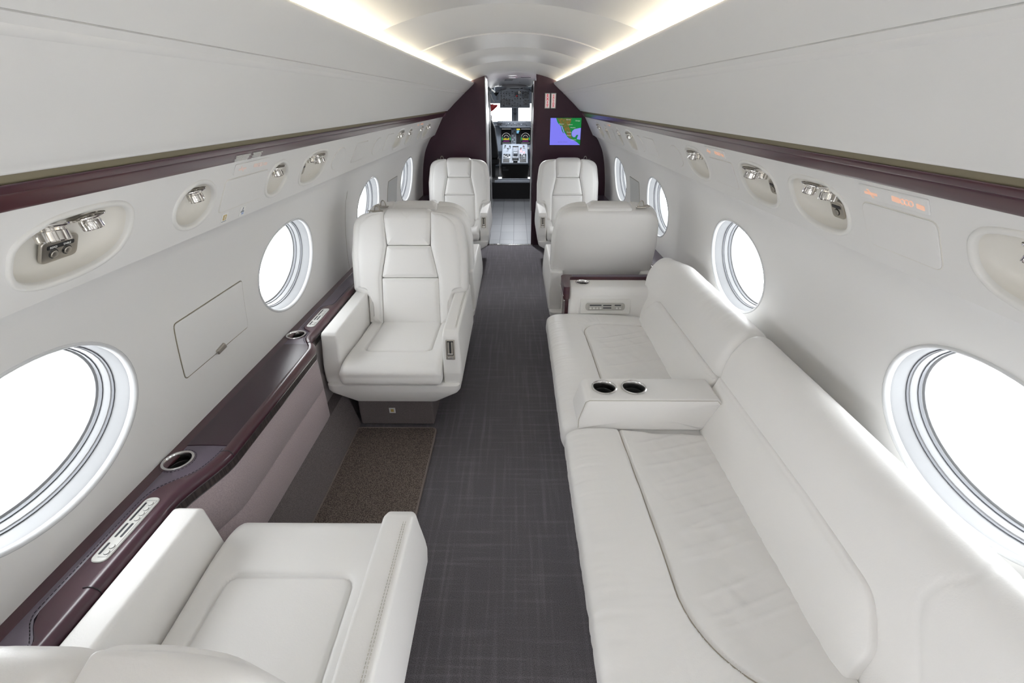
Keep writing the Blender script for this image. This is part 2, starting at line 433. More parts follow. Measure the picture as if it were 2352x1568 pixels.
# ------------------------------------------------------------------ floor, ceiling, end walls
mk('floor', box(-1.12, 1.12, Y0, Y1 + 0.005, -0.04, 0.0), M['carpet'], smooth=0, kind='structure')
def ceil_z(x): return 1.887 - 0.36 * x * x - 0.10 * abs(x) ** 3
joints = [(-1.2, .003), (0.3, .003), (1.83, .0025), (2.53, .007), (3.15, .0025), (4.15, .0025)]
ys = [Y0]
for (y, d) in joints: ys += [y - 0.006, y - 0.003, y + 0.003, y + 0.006]
ys.append(Y1)
jd = {}
for (y, d) in joints: jd[y - 0.003] = d; jd[y + 0.003] = d
rings = []
for y in ys:
    drop = 0.0 if y < 2.53 else -0.004
    rings.append([(x, y, ceil_z(x) + jd.get(y, 0) + drop) for x in [-0.66 + 1.32 * i / 40 for i in range(41)]])
mk('ceiling', flipf(loft(rings, closed=False)), M['ceil'], smooth=40, kind='structure')
mk('wall_back', box(-1.12, 1.12, Y0 - 0.05, Y0, -0.04, 1.95), M['wall'], smooth=0, kind='structure')

# ------------------------------------------------------------------ overhead bins and cove lamps
binp = catmull([(0.456, 1.782), (0.440, 1.7855), (0.430, 1.778), (0.437, 1.766), (0.455, 1.750), (0.490, 1.7205), (0.525, 1.6925)], 6)
binl = catmull([(0.5275, 1.6905), (0.535, 1.6845), (0.548, 1.6735), (0.60, 1.628), (0.66, 1.577), (0.708, 1.532), (0.728, 1.516), (0.734, 1.510)], 6)
for sd, nm in ((-1, 'left'), (1, 'right')):
    def run(prof, ya=Y0, yb=Y1, n=2):
        vf = loft([[(sd * p[0], ya + (yb - ya) * i / n, p[1]) for p in prof] for i in range(n + 1)], closed=False)
        return vf if sd > 0 else flipf(vf)
    t = thing('overhead_bin', (sd * 0.6, 1.5, 1.6), 'long white overhead panel with a crease along the %s side of the ceiling' % nm, 'overhead bin')
    def loc(vf): return xf(vf, lambda v: v - Vector((sd * 0.6, 1.5, 1.6)))
    mk('fascia', loc(run([(0.502, 1.733), (0.486, 1.752), (0.468, 1.774)] + [tuple(p) for p in binp] + [(0.527, 1.696), (0.532, 1.697)])), M['bin'], t, smooth=50)
    mk('door_panel', loc(run([(0.532, 1.697), (0.5285, 1.6935)] + [tuple(p) for p in binl] + [(0.737, 1.508), (0.752, 1.512)])), M['bin'], t, smooth=50)
    mk('bead', loc(run([(0.5385, 1.684), (0.5405, 1.6785), (0.5455, 1.6725), (0.5515, 1.670), (0.556, 1.668)])), M['bin'], t, smooth=80)
    mk('underside', loc(run([(0.748, 1.5125), (0.758, 1.512), (0.763, 1.484)])), M['tan'], t, smooth=30)
    # cove channel behind the lip
    mk('cove_channel', loc(run([(0.478, 1.745), (0.50, 1.730), (0.56, 1.715), (0.62, 1.70), (0.648, 1.72)])), M['bin'], t, smooth=30)
    l = thing('cove_light', (sd * 0.514, 1.5, 1.754), 'warm strip light hidden behind the %s ceiling panel edge' % nm, 'light')
    mk('lamp_strip', xf(box(-0.012, 0.012, Y0 - 1.5, Y1 - 1.5 - 0.01, -0.006, 0.006), lambda v: Matrix.Rotation(sd * 0.3, 3, 'Y') @ v), M['cove'], l, smooth=0)

# ------------------------------------------------------------------ wood rail under the bins
railp = [(0.766, 1.489), (0.7575, 1.4925), (0.7568, 1.4900), (0.760, 1.484), (0.7645, 1.478), (0.7665, 1.4775), (0.7675, 1.4745), (0.773, 1.466), (0.780, 1.457), (0.785, 1.4515), (0.790, 1.450), (0.81, 1.455)]
for sd, k in ((-1, 1), (1, 2)):
    vf = loft([[(sd * p[0], y, p[1]) for p in catmull(railp, 3)] for y in (Y0, 1.5, Y1 - 0.002)], closed=False)
    mk('trim_%d' % k, vf if sd > 0 else flipf(vf), M['mahog'], smooth=45, kind='structure')

# ------------------------------------------------------------------ side walls with windows
WC = [0.80, 2.078, 3.42, 4.735, -0.55, -1.87]; WA, WB = 0.285, 0.212
sc0 = (wall_s(1.120) + wall_s(0.712)) / 2; WB = (wall_s(0.712) - wall_s(1.120)) / 2
def ell(cx, cy, a, b, n=56): return [Vector((cx + a * math.cos(2 * PI * i / n), cy + b * math.sin(2 * PI * i / n))) for i in range(n)]
def wall_pt(sd, y, s, off=0.0):
    p, t, nn = surf_frame(WALLP, s); q = p + nn * off
    return Vector((sd * q.x, y, q.y))
wn = 0
for sd, nm in ((-1, 'left'), (1, 'right')):
    v, f = holed_sheet(WL, WALLP, [ell(c, sc0, WA, WB) for c in WC])
    vf = ([wall_pt(sd, p.x, p.y) for p in v], f)
    mk('wall_' + nm, vf if sd < 0 else flipf(vf), M['wall'], smooth=60, kind='structure')
    pc, tc_, nc = surf_frame(WALLP, sc0)
    for c in WC:
        wn += 1
        def W(u, v_, h):   # h outward from the wall surface, seated on the curved wall near h=0
            if abs(h) < 0.02: return wall_pt(sd, c + u, sc0 + v_, h)
            base = wall_pt(sd, c + u, sc0 + v_, 0); flat = pc + tc_ * v_ + nc * h
            k = min(1, abs(h) / 0.10); q = Vector((sd * flat.x, c + u, flat.y)); b2 = base + Vector((sd * nc.x * h, 0, nc.y * h))
            return b2.lerp(q, k)
        def ring(a, b, h, n=56): return [W(a * math.cos(2 * PI * i / n), b * math.sin(2 * PI * i / n), h) for i in range(n)]
        fl = (lambda q: q) if sd > 0 else flipf
        rv = [ring(WA, WB, 0.0), ring(WA - .003, WB - .003, 0.006), ring(WA - .005, WB - .005, 0.02), ring(WA - .008, WB - .008, 0.045), ring(WA - .010, WB - .010, 0.055)]
        wo = mk('window_%d' % wn, fl(loft(rv, cap=False)), M['inframe'], smooth=60, kind='structure')
        fr = [ring(WA + .007, WB + .007, 0.0), ring(WA + .006, WB + .006, -0.003), ring(WA + .002, WB + .002, -0.0045), ring(WA - .003, WB - .003, -0.002), ring(WA - .005, WB - .005, 0.006), ring(WA - .005, WB - .005, 0.012)]
        mk('window_frame', fl(loft(fr, cap=False)), M['frame'], wo, smooth=60)
        tr = [ring(WA - .007, WB - .007, 0.050), ring(WA - .012, WB - .012, 0.050), ring(WA - .012, WB - .012, 0.056)]
        mk('shade_track', fl(loft(tr, cap=False)), M['track'], wo, smooth=30)
        ir = [ring(WA - .009, WB - .009, 0.056), ring(WA - .014, WB - .014, 0.058), ring(WA - .016, WB - .016, 0.066), ring(WA - .017, WB - .017, 0.088), ring(WA - .023, WB - .023, 0.090), ring(WA - .024, WB - .024, 0.096), ring(WA - .026, WB - .026, 0.135)]
        mk('inner_frame', fl(loft(ir, cap=False)), M['inframe'], wo, smooth=40)
        g2 = [ring(WA - .0155, WB - .0155, 0.076), ring(WA - .0195, WB - .0195, 0.076), ring(WA - .0195, WB - .0195, 0.083)]
        mk('gasket', fl(loft(g2, cap=False)), M['track'], wo, smooth=30)
        a_, b_ = WA - .024, WB - .024
        pv, pf = loft([ring(a_, b_, 0.104), ring(a_, b_, 0.110)])
        mk('window_pane', (pv, pf), M['glass'], wo, smooth=20)
        q = pc + nc * 0.16
        portal(sd * q.x, c, q.y, 0.50, 0.62, sd)

# ------------------------------------------------------------------ passenger service panels (upper side wall)
def psu_pt(sd, y, s, off=0.0):      # s in metres down from the rail, off > 0 outward behind the panel
    t = (PSUB - PSUA).normalized(); nn = Vector((-t.y, t.x)); nn = nn if nn.x > 0 else -nn
    q = PSUA + t * s + nn * off; return Vector((sd * q.x, y, q.y))
def hexo(yc, L, s0=0.21, s1=0.80, kind='combo'):
    a, b = s0 * PSUL, s1 * PSUL; m = (a + b) / 2; h = (b - a) / 2; l = L / 2
    if kind == 'combo':   # long rounded shape with flattened ends
        if True:
            q = [(-.129, .46), (-.130, .60), (-.116, .73), (-.08, .81), (-.03, .84), (.04, .83), (.100, .75), (.128, .60), (.131, .44), (.128, .32), (.106, .22), (.06, .18), (-.01, .18), (-.066, .21), (-.110, .30), (-.127, .38)]
            pts = [Vector((yc + (a_ / .129 * l), b_ * PSUL)) for a_, b_ in q]
            return [Vector(v) for v in resample(smooth_loop(pts, 2), .009)]
        return rpoly([(yc - l, m + h * .05, .04), (yc - l * .72, m - h, .06), (yc + l * .72, m - h, .06), (yc + l, m - h * .05, .04), (yc + l * .98, m + h * .3, .04), (yc + l * .62, m + h, .06), (yc - l * .62, m + h, .06), (yc - l * .98, m + h * .3, .04)], 0.012, 5)
    n = 40; return [Vector((yc + l * math.cos(2 * PI * i / n), m + h * math.sin(2 * PI * i / n))) for i in range(n)]
combosL = [(0.875, .265), (2.06, .255), (3.645, .24), (4.82, .27)]; gaspL = [(1.248, .165), (1.722, .150), (4.0, .12), (4.5, .12)]
combosR = [(0.655, .285), (1.276, .25), (1.62, .245), (2.20, .25), (3.52, .25), (4.85, .25)]; gaspR = [(3.92, .12), (4.47, .13)]
GN = [0]
def nozzle(parent, p, axis, r, h, label=None):
    q = Vector(axis).to_track_quat('Z', 'Y')
    fl_ = 1.35 if r > .024 else 1.7
    b = lathe([(r * fl_, 0), (r * fl_, h * .08), (r * fl_ * .9, h * .16), (0, h * .16)], 40)
    k = lathe([(r * .92, h * .1), (r * .95, h * .35), (r, h * .4), (r * 1.0, h * .92), (r * .93, h)], 96, 0.07, 12)
    k = join(k, lathe([(r * .93, h), (r * .62, h * 1.0), (r * .5, h * .9), (0, h * .88)], 48))
    o = mk('nozzle_flange', xf(b, lambda v: p + q @ v), M['chrome'], parent, smooth=30)
    mk('nozzle', xf(k, lambda v: p + q @ v), M['chrome'], o, smooth=25)
def fixture(sd, yc, L, kind, label, group):
    out = hexo(yc, L, kind=kind); N = normals2(out)
    p0 = psu_pt(sd, yc, 0.5 * PSUL)
    t = thing('reading_light_unit' if kind == 'combo' else 'air_vent', p0, label, 'reading light' if kind == 'combo' else 'air vent', group)
    def pt(p, off): return psu_pt(sd, p.x, p.y, off) - p0
    fl = (lambda q: q) if sd > 0 else flipf
    def rr(ins, off): return [pt(p + n_ * ins, off) for p, n_ in zip(out, N)]
    mk('bezel', fl(loft([rr(-.011, 0.0005), rr(-.010, -.003), rr(-.006, -.0045), rr(-.001, -.004), rr(.002, -.001), rr(.003, .006)], cap=False)), M['plastic'], t, smooth=70)
    cen = Vector((yc, 0.52 * PSUL)); dd = 0.040
    rec = [rr(.002, .001), rr(.0035, .010), rr(.008, .022)]
    for s_, o_ in ((.12, .030), (.3, .037), (.55, dd), (.8, dd), (1.0, dd)):
        rec.append([pt((p + n_ * .008).lerp(cen, s_), o_) for p, n_ in zip(out, N)])
    mk('recess', fl(loft(rec, cap=False)), M['recess'], t, smooth=75)
    down = Vector((sd * -0.15, 0, -1.0)).normalized()
    def noz(y, s_, r, h, tilt=0.0):
        d = (down + Vector((0, tilt, 0))).normalized(); nozzle(t, psu_pt(sd, y, s_ * PSUL, 0.016) - p0, d, r, h)
    if kind == 'combo':
        # sd -1: big lamp nearest the camera side, plate below it
        first = yc < 1.3
        ya, yb = (yc - .050, yc + .036) if first else (yc + .048, yc - .030)
        noz(ya, .29 if first else .33, .026 if sd < 0 else .022, .030, -.1 if first else 0.1); noz(yb, .30, .019 if sd < 0 else .017, .026, 0.1 if first else -.1)
        yp = yc - .002 if sd < 0 and first else (yc - .030 if first else yc - .036)
        hw = .042 if sd < 0 and first else .026
        pl = rpoly([(-hw, -.024, .012), (hw, -.024, .012), (hw, .027, .014), (-hw, .027, .014)], .01, 5)
        tc2 = (0.62 if first else .60) * PSUL
        def PL(u, v_, h): return psu_pt(sd, yp + u, tc2 + v_, .034 - h) - p0
        mk('switch_plate', (pad(pl, 0, .007, .003, 0.0, PL) if sd < 0 else flipf(pad(pl, 0, .007, .003, 0.0, PL))), M['satin'], t, smooth=50)
        lab = rpoly([(-hw * .72, -.013, .003), (hw * .72, -.013, .003), (hw * .72, -.004, .003), (-hw * .72, -.004, .003)], .01, 3)
        f2 = pad(lab, .006, .0078, .0005, 0, PL); mk('switch_label', f2 if sd < 0 else flipf(f2), M['black'], t, smooth=0)
        for ux in ((-.015, .015) if sd < 0 and first else (0,)):
            n = 16; bt = [Vector((ux + .008 * math.cos(2 * PI * i / n), .007 + .008 * math.sin(2 * PI * i / n))) for i in range(n)]
            f3 = pad(bt, .006, .0105, .0015, 0.001, PL); mk('switch_button', f3 if sd < 0 else flipf(f3), M['satin'], t, smooth=50)
            f4 = join(*[path_tube([PL(p.x, p.y, .0072) for p in [Vector((ux + .0095 * math.cos(2 * PI * i / n), .007 + .0095 * math.sin(2 * PI * i / n))) for i in range(n)]], .0009, 5, True)])
            mk('button_ring', f4, M['black'], t, smooth=60)
        if sd < 0 and yc < 1:
            for ss_, uu in (('READ', -.017), ('TABLE', .013)):
                tx = text_mesh(ss_, .0062); mk('lettering', xf(tx, lambda v: PL(uu - 0 + v.x, -.0085 - v.y, .0081 + v.z)), M['white'], t, smooth=0)
    else:
        noz(yc, .34, .020, .030, -.1 * sd)
    return t
holesL = [hexo(y, L) for y, L in combosL] + [hexo(y, L, kind='oval') for y, L in gaspL]
holesR = [hexo(y, L) for y, L in combosR] + [hexo(y, L, kind='oval') for y, L in gaspR]
for sd, hs, k in ((-1, holesL, 3), (1, holesR, 4)):
    v, f = holed_sheet(PSUL, None, hs, 0.04, 0.12)
    vf = ([psu_pt(sd, p.x, p.y) for p in v], f)
    mk('trim_%d' % k, vf if sd < 0 else flipf(vf), M['wall'], smooth=20, kind='structure')
side = {-1: 'left', 1: 'right'}
posn = {0.875: 'nearest the camera', 2.06: 'above the near aft-facing seat', 3.645: 'between the facing seats', 4.82: 'next to the dark bulkhead',
        0.655: 'cut by the frame edge', 1.276: 'above the near half of the sofa', 1.62: 'above the sofa armrest', 2.2: 'above the far end of the sofa', 3.52: 'above the forward-facing seat', 4.85: 'next to the dark bulkhead'}
for y, L in combosL: fixture(-1, y, L, 'combo', 'recessed chrome reading light unit on left wall, ' + posn[y], 'reading light units')
for y, L in combosR: fixture(1, y, L, 'combo', 'recessed chrome reading light unit on right wall, ' + posn[y], 'reading light units')
pg = {1.248: 'round chrome air vent on left wall nearest the camera', 1.722: 'round chrome air vent on left wall beyond the oxygen panel', 4.0: 'small air vent on left wall beside the far window', 4.5: 'small air vent on left wall nearest the bulkhead',
      3.92: 'small air vent on right wall beside the far reading light', 4.47: 'small air vent on right wall nearest the bulkhead'}
for y, L in gaspL: fixture(-1, y, L, 'oval', pg[y], 'air vents')
for y, L in gaspR: fixture(1, y, L, 'oval', pg[y], 'air vents')
# flush covers on the service panels
def cover(sd, ya, yb, sa, sb, name, label, cat, r=.012, skew=0.0, gap=True):
    yc = (ya + yb) / 2; p0 = psu_pt(sd, yc, (sa + sb) / 2 * PSUL)
    o_ = rpoly([(ya, sa * PSUL, r), (yb, sa * PSUL, r), (yb, sb * PSUL, r), (ya, sb * PSUL, r)], .03, 4)
    f = pad(o_, -.001, .0028, .0022, 0, lambda u, v_, h: psu_pt(sd, u, v_, -h) - p0)
    o = mk(name, f if sd < 0 else flipf(f), M['wall'], None, smooth=50); o.location = p0
    o['label'] = label; o['category'] = cat
    if gap:
        N = normals2(o_); g = path_tube([psu_pt(sd, *(p - n_ * .0015), -.0002) - p0 for p, n_ in zip(o_, N)], .0011, 5, True)
        mk('seam', g, M['recess'], o, smooth=60)
    return o
cover(-1, 1.375, 1.628, .27, .76, 'oxygen_panel', 'flat rectangular cover on left wall between the two near air vents', 'panel')
cover(-1, 2.60, 2.81, .24, .74, 'oxygen_panel', 'flat rectangular cover on left wall between two blank ovals', 'panel')
cover(-1, 3.26, 3.42, .22, .74, 'oxygen_panel', 'small flat cover on left wall beside the far reading light', 'panel')
cover(1, .872, 1.084, .27, .78, 'oxygen_panel', 'large flat cover on right wall under the orange sign', 'panel', .02)
cover(1, 1.80, 2.025, .27, .76, 'oxygen_panel', 'flat cover on right wall above the far sofa section', 'panel')
cover(1, 2.88, 3.12, .23, .74, 'oxygen_panel', 'flat rectangular cover on right wall between two blank ovals', 'panel')
cover(1, 4.14, 4.34, .30, .74, 'oxygen_panel', 'small flat cover on right wall near the bulkhead', 'panel')
cover(-1, 4.15, 4.36, .30, .74, 'oxygen_panel', 'small flat cover on left wall near the bulkhead', 'panel')
def blank(sd, yc, L, label):
    out = hexo(yc, L, .24, .76, 'oval'); p0 = psu_pt(sd, yc, .5 * PSUL)
    f = pad(out, -.001, .0030, .002, 0, lambda u, v_, h: psu_pt(sd, u, v_, -h) - p0)
    o = mk('blank_cover', f if sd < 0 else flipf(f), M['wall'], None, smooth=50, label=label, cat='cover'); o.location = p0
    N = normals2(out); mk('seam', path_tube([psu_pt(sd, *(p - n_ * .0015), -.0002) - p0 for p, n_ in zip(out, N)], .0011, 5, True), M['recess'], o, smooth=60)
blank(-1, 2.365, .165, 'nearer blank oval cover on the left wall panel')
blank(-1, 3.06, .175, 'farther blank oval cover on the left wall panel')
blank(1, 2.50, .17, 'nearer blank oval cover on the right wall panel')
blank(1, 3.255, .15, 'farther blank oval cover on the right wall panel')
# seat belt / no smoking signs
def lit_sign(sd, ya, yb, label, bright, sb=.215):
    o = cover(sd, ya, yb, .055, sb, 'cabin_sign', label, 'sign', .004, gap=False)
    p0 = o.location.copy(); L = yb - ya; m = M['orange'] if bright else M['orange2']; sgn = -1 if sd > 0 else 1
    S0, S1 = .055 * PSUL, sb * PSUL
    def Q(u, v_, h): return psu_pt(sd, (ya + yb) / 2 + sgn * u, (S0 + S1) / 2 + v_, -h) - p0
    def shape(poly):
        f = pad(rpoly(poly, .01, 2), .002, .0034, .0001, 0, Q); return f
    h = (S1 - S0) / 2
    parts = []
    # cigarette struck through, left part
    parts.append(shape([(-L * .40, -h * .15), (-L * .20, -h * .15), (-L * .20, h * .2), (-L * .40, h * .2)]))
    parts.append(shape([(-L * .36, -h * .5), (-L * .33, -h * .5), (-L * .25, h * .55), (-L * .28, h * .55)]))
    # buckle and belt, right part
    parts.append(shape([(L * .02, -h * .45, .002), (L * .13, -h * .35, .002), (L * .13, h * .35, .002), (L * .02, h * .25, .002)]))
    for k in range(3):
        x = L * (.17 + .055 * k); parts.append(path_tube([Q(x + .006 * math.cos(a), .006 * math.sin(a), .0034) for a in [2 * PI * i / 12 for i in range(12)]], .001, 4, True))
    parts.append(shape([(L * .35, -h * .25, .002), (L * .45, -h * .1, .002), (L * .45, h * .5, .002), (L * .35, h * .35, .002)]))
    for q_ in parts: mk('pictogram', q_, m, o, smooth=0)
lit_sign(1, .885, 1.084, 'white sign with glowing orange belt and no smoking symbols nearest on right wall', True)
lit_sign(1, 1.838, 2.035, 'white sign with faint orange symbols above the far sofa section', True)
lit_sign(-1, 1.405, 1.61, 'long white sign strip with faint pink symbol on left wall', False)
lit_sign(-1, 4.18, 4.50, 'small faint sign on left wall near the bulkhead', True, .2)
lit_sign(1, 4.15, 4.31, 'small faint sign on right wall near the bulkhead', True, .2)
# two stickers below the left oxygen panel
for yc, nm2 in ((1.417, 'gold'), (1.522, 'grey')):
    p0 = psu_pt(-1, yc, .885 * PSUL)
    fn = lambda u, v_, h: psu_pt(-1, yc + u, .885 * PSUL + v_, -h - .0003) - p0
    o = mk('wall_sticker', pad(rpoly([(-.017, -.017), (.017, -.017), (.017, .017), (-.017, .017)], .02, 2), 0, .0008, .0001, 0, fn), M['white'], None, smooth=0,
           label='small square white sticker with a %s on the left wall panel' % ('gold life vest symbol' if nm2 == 'gold' else 'grey and blue symbol'), cat='sticker')
    o.location = p0
    if nm2 == 'gold':
        ic = join(pad(rpoly([(-.009, -.011, .003), (.009, -.011, .003), (.009, .007, .003), (-.009, .007, .003)], .01, 3), 0, .0014, .0001, 0, fn))
        mk('symbol', ic, M['gold'], o, smooth=0)
        mk('symbol', path_tube([fn(.004 * math.cos(a), -.002 + .006 * math.sin(a), .0015) for a in [2 * PI * i / 12 for i in range(12)]], .0009, 4, True), M['white'], o, smooth=0)
        mk('caption', pad(rpoly([(-.013, .011), (.013, .011), (.013, .013), (-.013, .013)], .02, 2), 0, .0014, .0001, 0, fn), M['steel'], o, smooth=0)
    else:
        mk('symbol', pad(rpoly([(-.002, -.013), (.002, -.013), (.002, -.002), (.010, .001), (.010, .005), (-.010, .005), (-.010, .001), (-.002, -.002)], .02, 2), 0, .0014, .0001, 0, fn), M['steel'], o, smooth=0)
        mk('symbol', pad(rpoly([(-.003, .007), (.010, .007), (.010, .013), (-.003, .013)], .02, 2), 0, .0014, .0001, 0, fn), mat('pale_blue', (.35, .45, .7), .5), o, smooth=0)
# printed placards on the left rail
for yc, L, nl in ((1.415, .085, 6), (1.500, .058, 5)):
    rows = []
    a, b = Vector((-0.7705, 1.4700)), Vector((-0.7850, 1.4525))
    random.seed(int(yc * 100))
    for k in range(nl):
        q = a.lerp(b, (k + .6) / nl); q2 = a.lerp(b, (k + 1.05) / nl); off = Vector((.0016, -.0012)) * 1.6
        wd = L * random.uniform(.7, 1.0); y = yc - wd / 2
        while y < yc + wd / 2:
            wl = random.uniform(.004, .010)
            V = [Vector((q.x + off.x, y, q.y + off.y)), Vector((q.x + off.x, y + wl, q.y + off.y)), Vector((q2.x + off.x, y + wl, q2.y + off.y)), Vector((q2.x + off.x, y, q2.y + off.y))]
            V2 = [p + Vector((-.002, 0, .0015)) for p in V]
            rows.append((V + V2, [(0, 1, 2, 3), (7, 6, 5, 4), (0, 4, 5, 1), (1, 5, 6, 2), (2, 6, 7, 3), (3, 7, 4, 0)])); y += wl + .0018
    o = mk('placard_text', join(*rows), M['white'], None, smooth=0, label='%s block of tiny white text printed on the left wooden rail' % ('larger' if L > .08 else 'smaller'), cat='placard')

# fold-out table covers set in the side walls
def wall_cover(sd, ya, yb, za, zb, label, latch, mt):
    s0, s1 = wall_s(zb), wall_s(za); yc = (ya + yb) / 2; p0 = wall_pt(sd, yc, (s0 + s1) / 2)
    o_ = rpoly([(ya, s0, .012), (yb, s0, .012), (yb, s1, .012), (ya, s1, .012)], .03, 4)
    f = pad(o_, -.001, .0035, .002, 0, lambda u, v_, h: wall_pt(sd, u, v_, -h) - p0, steps=(.2, .4, .6, .8, 1))
    o = mk('wall_cover', f if sd < 0 else flipf(f), mt, None, smooth=40, label=label, cat='panel'); o.location = p0
    N = normals2(o_)
    mk('seam', path_tube([wall_pt(sd, p.x - n_.x * .002, p.y - n_.y * .002, -.0004) - p0 for p, n_ in zip(o_, N)], .0015, 5, True), M['tan'], o, smooth=60)
    if latch:
        lo = rpoly([(yc - .03, s1 - .012, .004), (yc + .02, s1 - .020, .004), (yc + .03, s1 + .002, .004), (yc - .025, s1 + .006, .004)], .02, 3)
        f = pad(lo, .002, .012, .003, 0, lambda u, v_, h: wall_pt(sd, u, v_, -h) - p0)
        mk('latch', f if sd < 0 else flipf(f), M['satin'], o, smooth=40)
greyp = mat('pale_grey_panel', (.55, .56, .56), .6, bump=[(700, .15, .002)])
wall_cover(-1, 1.272, 1.668, .790, .988, 'pale grey fold-out cover with metal latch between the two near left windows', True, M['wall'])
wall_cover(-1, 3.97, 4.30, .80, 1.01, 'pale grey flat cover between the two far left windows', False, greyp)
wall_cover(1, 3.95, 4.29, .80, 1.01, 'pale grey flat cover between the two far right windows', False, greyp)

for sd in (-1,):
    f = path_tube([wall_pt(sd, 2.885 + .02 * k / 8, wall_s(1.12 - .50 * k / 8), -.0002) for k in range(9)], .0012, 5)
    mk('trim_%d' % (12 if sd < 0 else 13), f, M['stitch'], smooth=60, kind='structure')

# ------------------------------------------------------------------ forward bulkhead with door opening
def prism_y(outline, ya, yb):   # outline (x, z)
    n = len(outline); V = [Vector((p[0], ya, p[1])) for p in outline] + [Vector((p[0], yb, p[1])) for p in outline]
    return V, [tuple(range(n)), tuple(range(2 * n - 1, n - 1, -1))] + [(i, i + n, (i + 1) % n + n, (i + 1) % n) for i in range(n)]
DL, DR = -0.312, 0.240
def bulk_piece(xa, sd):
    top = [(xa, ceil_z(xa) + .01)] + [(sd * x, ceil_z(x) + .01) for x in (.34, .40, .46, .54, .62)]
    return prism_y([(xa, 0)] + top + [(sd * 1.12, 1.6), (sd * 1.12, 0)], Y1, Y1 + .05)
mk('wall_front', join(bulk_piece(DL, -1), bulk_piece(DR, 1)), M['bulk'], smooth=0, kind='structure')
mk('trim_5', join(box(DR - .022, DR, Y1 + .006, Y1 + .055, 0, 1.80), box(DR + .004, DR + .012, Y1 - .006, Y1, 0, 1.86)), M['bulk'], smooth=0, kind='structure')
mk('trim_6', join(box(DL - .004, DL + .004, Y1 - .004, Y1 + .45, 0, 1.84)), M['jamb'], smooth=0, kind='structure')
mk('trim_7', box(DL, DR, Y1 - .02, Y1 + .025, 0, .008), M['chrome'], smooth=0, bev=.003, kind='structure')
# wall monitor with moving map
p0 = Vector((0.582, Y1 - .003, 1.30))
t = thing('wall_monitor', p0, 'lit flat screen showing a coloured map on the dark wall right of the doorway', 'monitor')
SW, SH = .345, .277
mk('screen_frame', box(-SW/2 - .006, SW/2 + .006, -.004, .004, -SH/2 - .006, SH/2 + .006), M['black'], t, smooth=0)
def flat(poly, y, th=.0006):
    return prism_y([(-SW/2 + SW * a, SH/2 - SH * b) for a, b in poly], y, y + th)
mk('map_sea', flat([(0, 0), (1, 0), (1, 1), (0, 1)], -.0048), M['ocean'], t, smooth=0)
land = [(.18, 0), (1, 0), (1, .36), (.93, .37), (.86, .39), (.78, .41), (.72, .48), (.70, .58), (.72, .66), (.78, .71), (.83, .70), (.86, .63), (.93, .61), (.90, .70), (.88, .78), (.95, .79), (1, .80), (1, 1), (.96, .96), (.90, .90), (.82, .84), (.70, .78), (.62, .74), (.56, .68), (.52, .60), (.46, .52), (.42, .44), (.38, .36), (.33, .28), (.27, .22), (.22, .14)]
mk('map_land', flat(land[::-1], -.0056), M['land'], t, smooth=0)
mk('map_hills', join(flat([(.22, .01), (.68, .01), (.66, .16), (.60, .30), (.66, .45), (.68, .60), (.70, .70), (.76, .76), (.66, .74), (.56, .62), (.48, .46), (.42, .32), (.34, .22), (.26, .10)][::-1], -.0062)), M['desert'], t, smooth=0)
mk('map_peninsula', flat([(.34, .28), (.37, .30), (.41, .44), (.45, .55), (.43, .56), (.38, .46)][::-1], -.0060), M['land'], t, smooth=0)
mk('map_gulf_water', flat([(.35, .27), (.38, .28), (.43, .42), (.47, .53), (.455, .54), (.41, .44)][::-1], -.0066), M['gulf'], t, smooth=0)
mk('map_gulf_water', flat([(.80, .40), (.99, .38), (.99, .78), (.90, .77), (.93, .62), (.85, .62), (.82, .69), (.76, .69), (.72, .58), (.74, .47)][::-1], -.0060), M['gulf'], t, smooth=0)
for s_, a_, b_ in (('Denver', .58, .06), ('Chicago', .88, .10), ('Phoenix', .36, .22), ('Lubbock', .64, .24), ('Houston', .74, .35), ('Torreon', .62, .52), ('Mexico', .62, .64), ('Acapulco', .78, .80)):
    mk('map_label', xf(text_mesh(s_, .016), lambda v: Vector((-SW/2 + SW * a_ + v.x, -.0072 - v.z, SH/2 - SH * b_ + v.y))), M['scrtext'], t, smooth=0)
mk('map_label', xf(text_mesh('PACIFIC OCEAN', .015), lambda v: Vector((-SW/2 + SW * .42 + v.x, -.0055 - v.z, SH/2 - SH * .89 + v.y))), M['scrdim'], t, smooth=0)
# EXIT / SALIDA signs
for word, x, lab in (('EXIT', .3685, 'narrow upright sign reading EXIT in red letters on the dark wall'), ('SALIDA', .434, 'narrow upright sign reading SALIDA in red letters on the dark wall')):
    o = mk('exit_sign', box(-.029, .029, -.007, 0, -.075, .075), M['signframe'], None, smooth=0, bev=.002, label=lab, cat='sign'); o.location = (x, Y1, 1.607)
    mk('sign_face', box(-.022, .022, -.0085, -.006, -.068, .068), M['signface'], o, smooth=0)
    n = len(word)
    for i, ch in enumerate(word):
        sz = .036 if n == 4 else .024
        mk('letter', xf(text_mesh(ch, sz, bold=sz * .035), lambda v: Vector((v.x * 1.0, -.0092 - v.z * 2, .050 - .100 * i / (n - 1) + v.y))), M['red'], o, smooth=0)

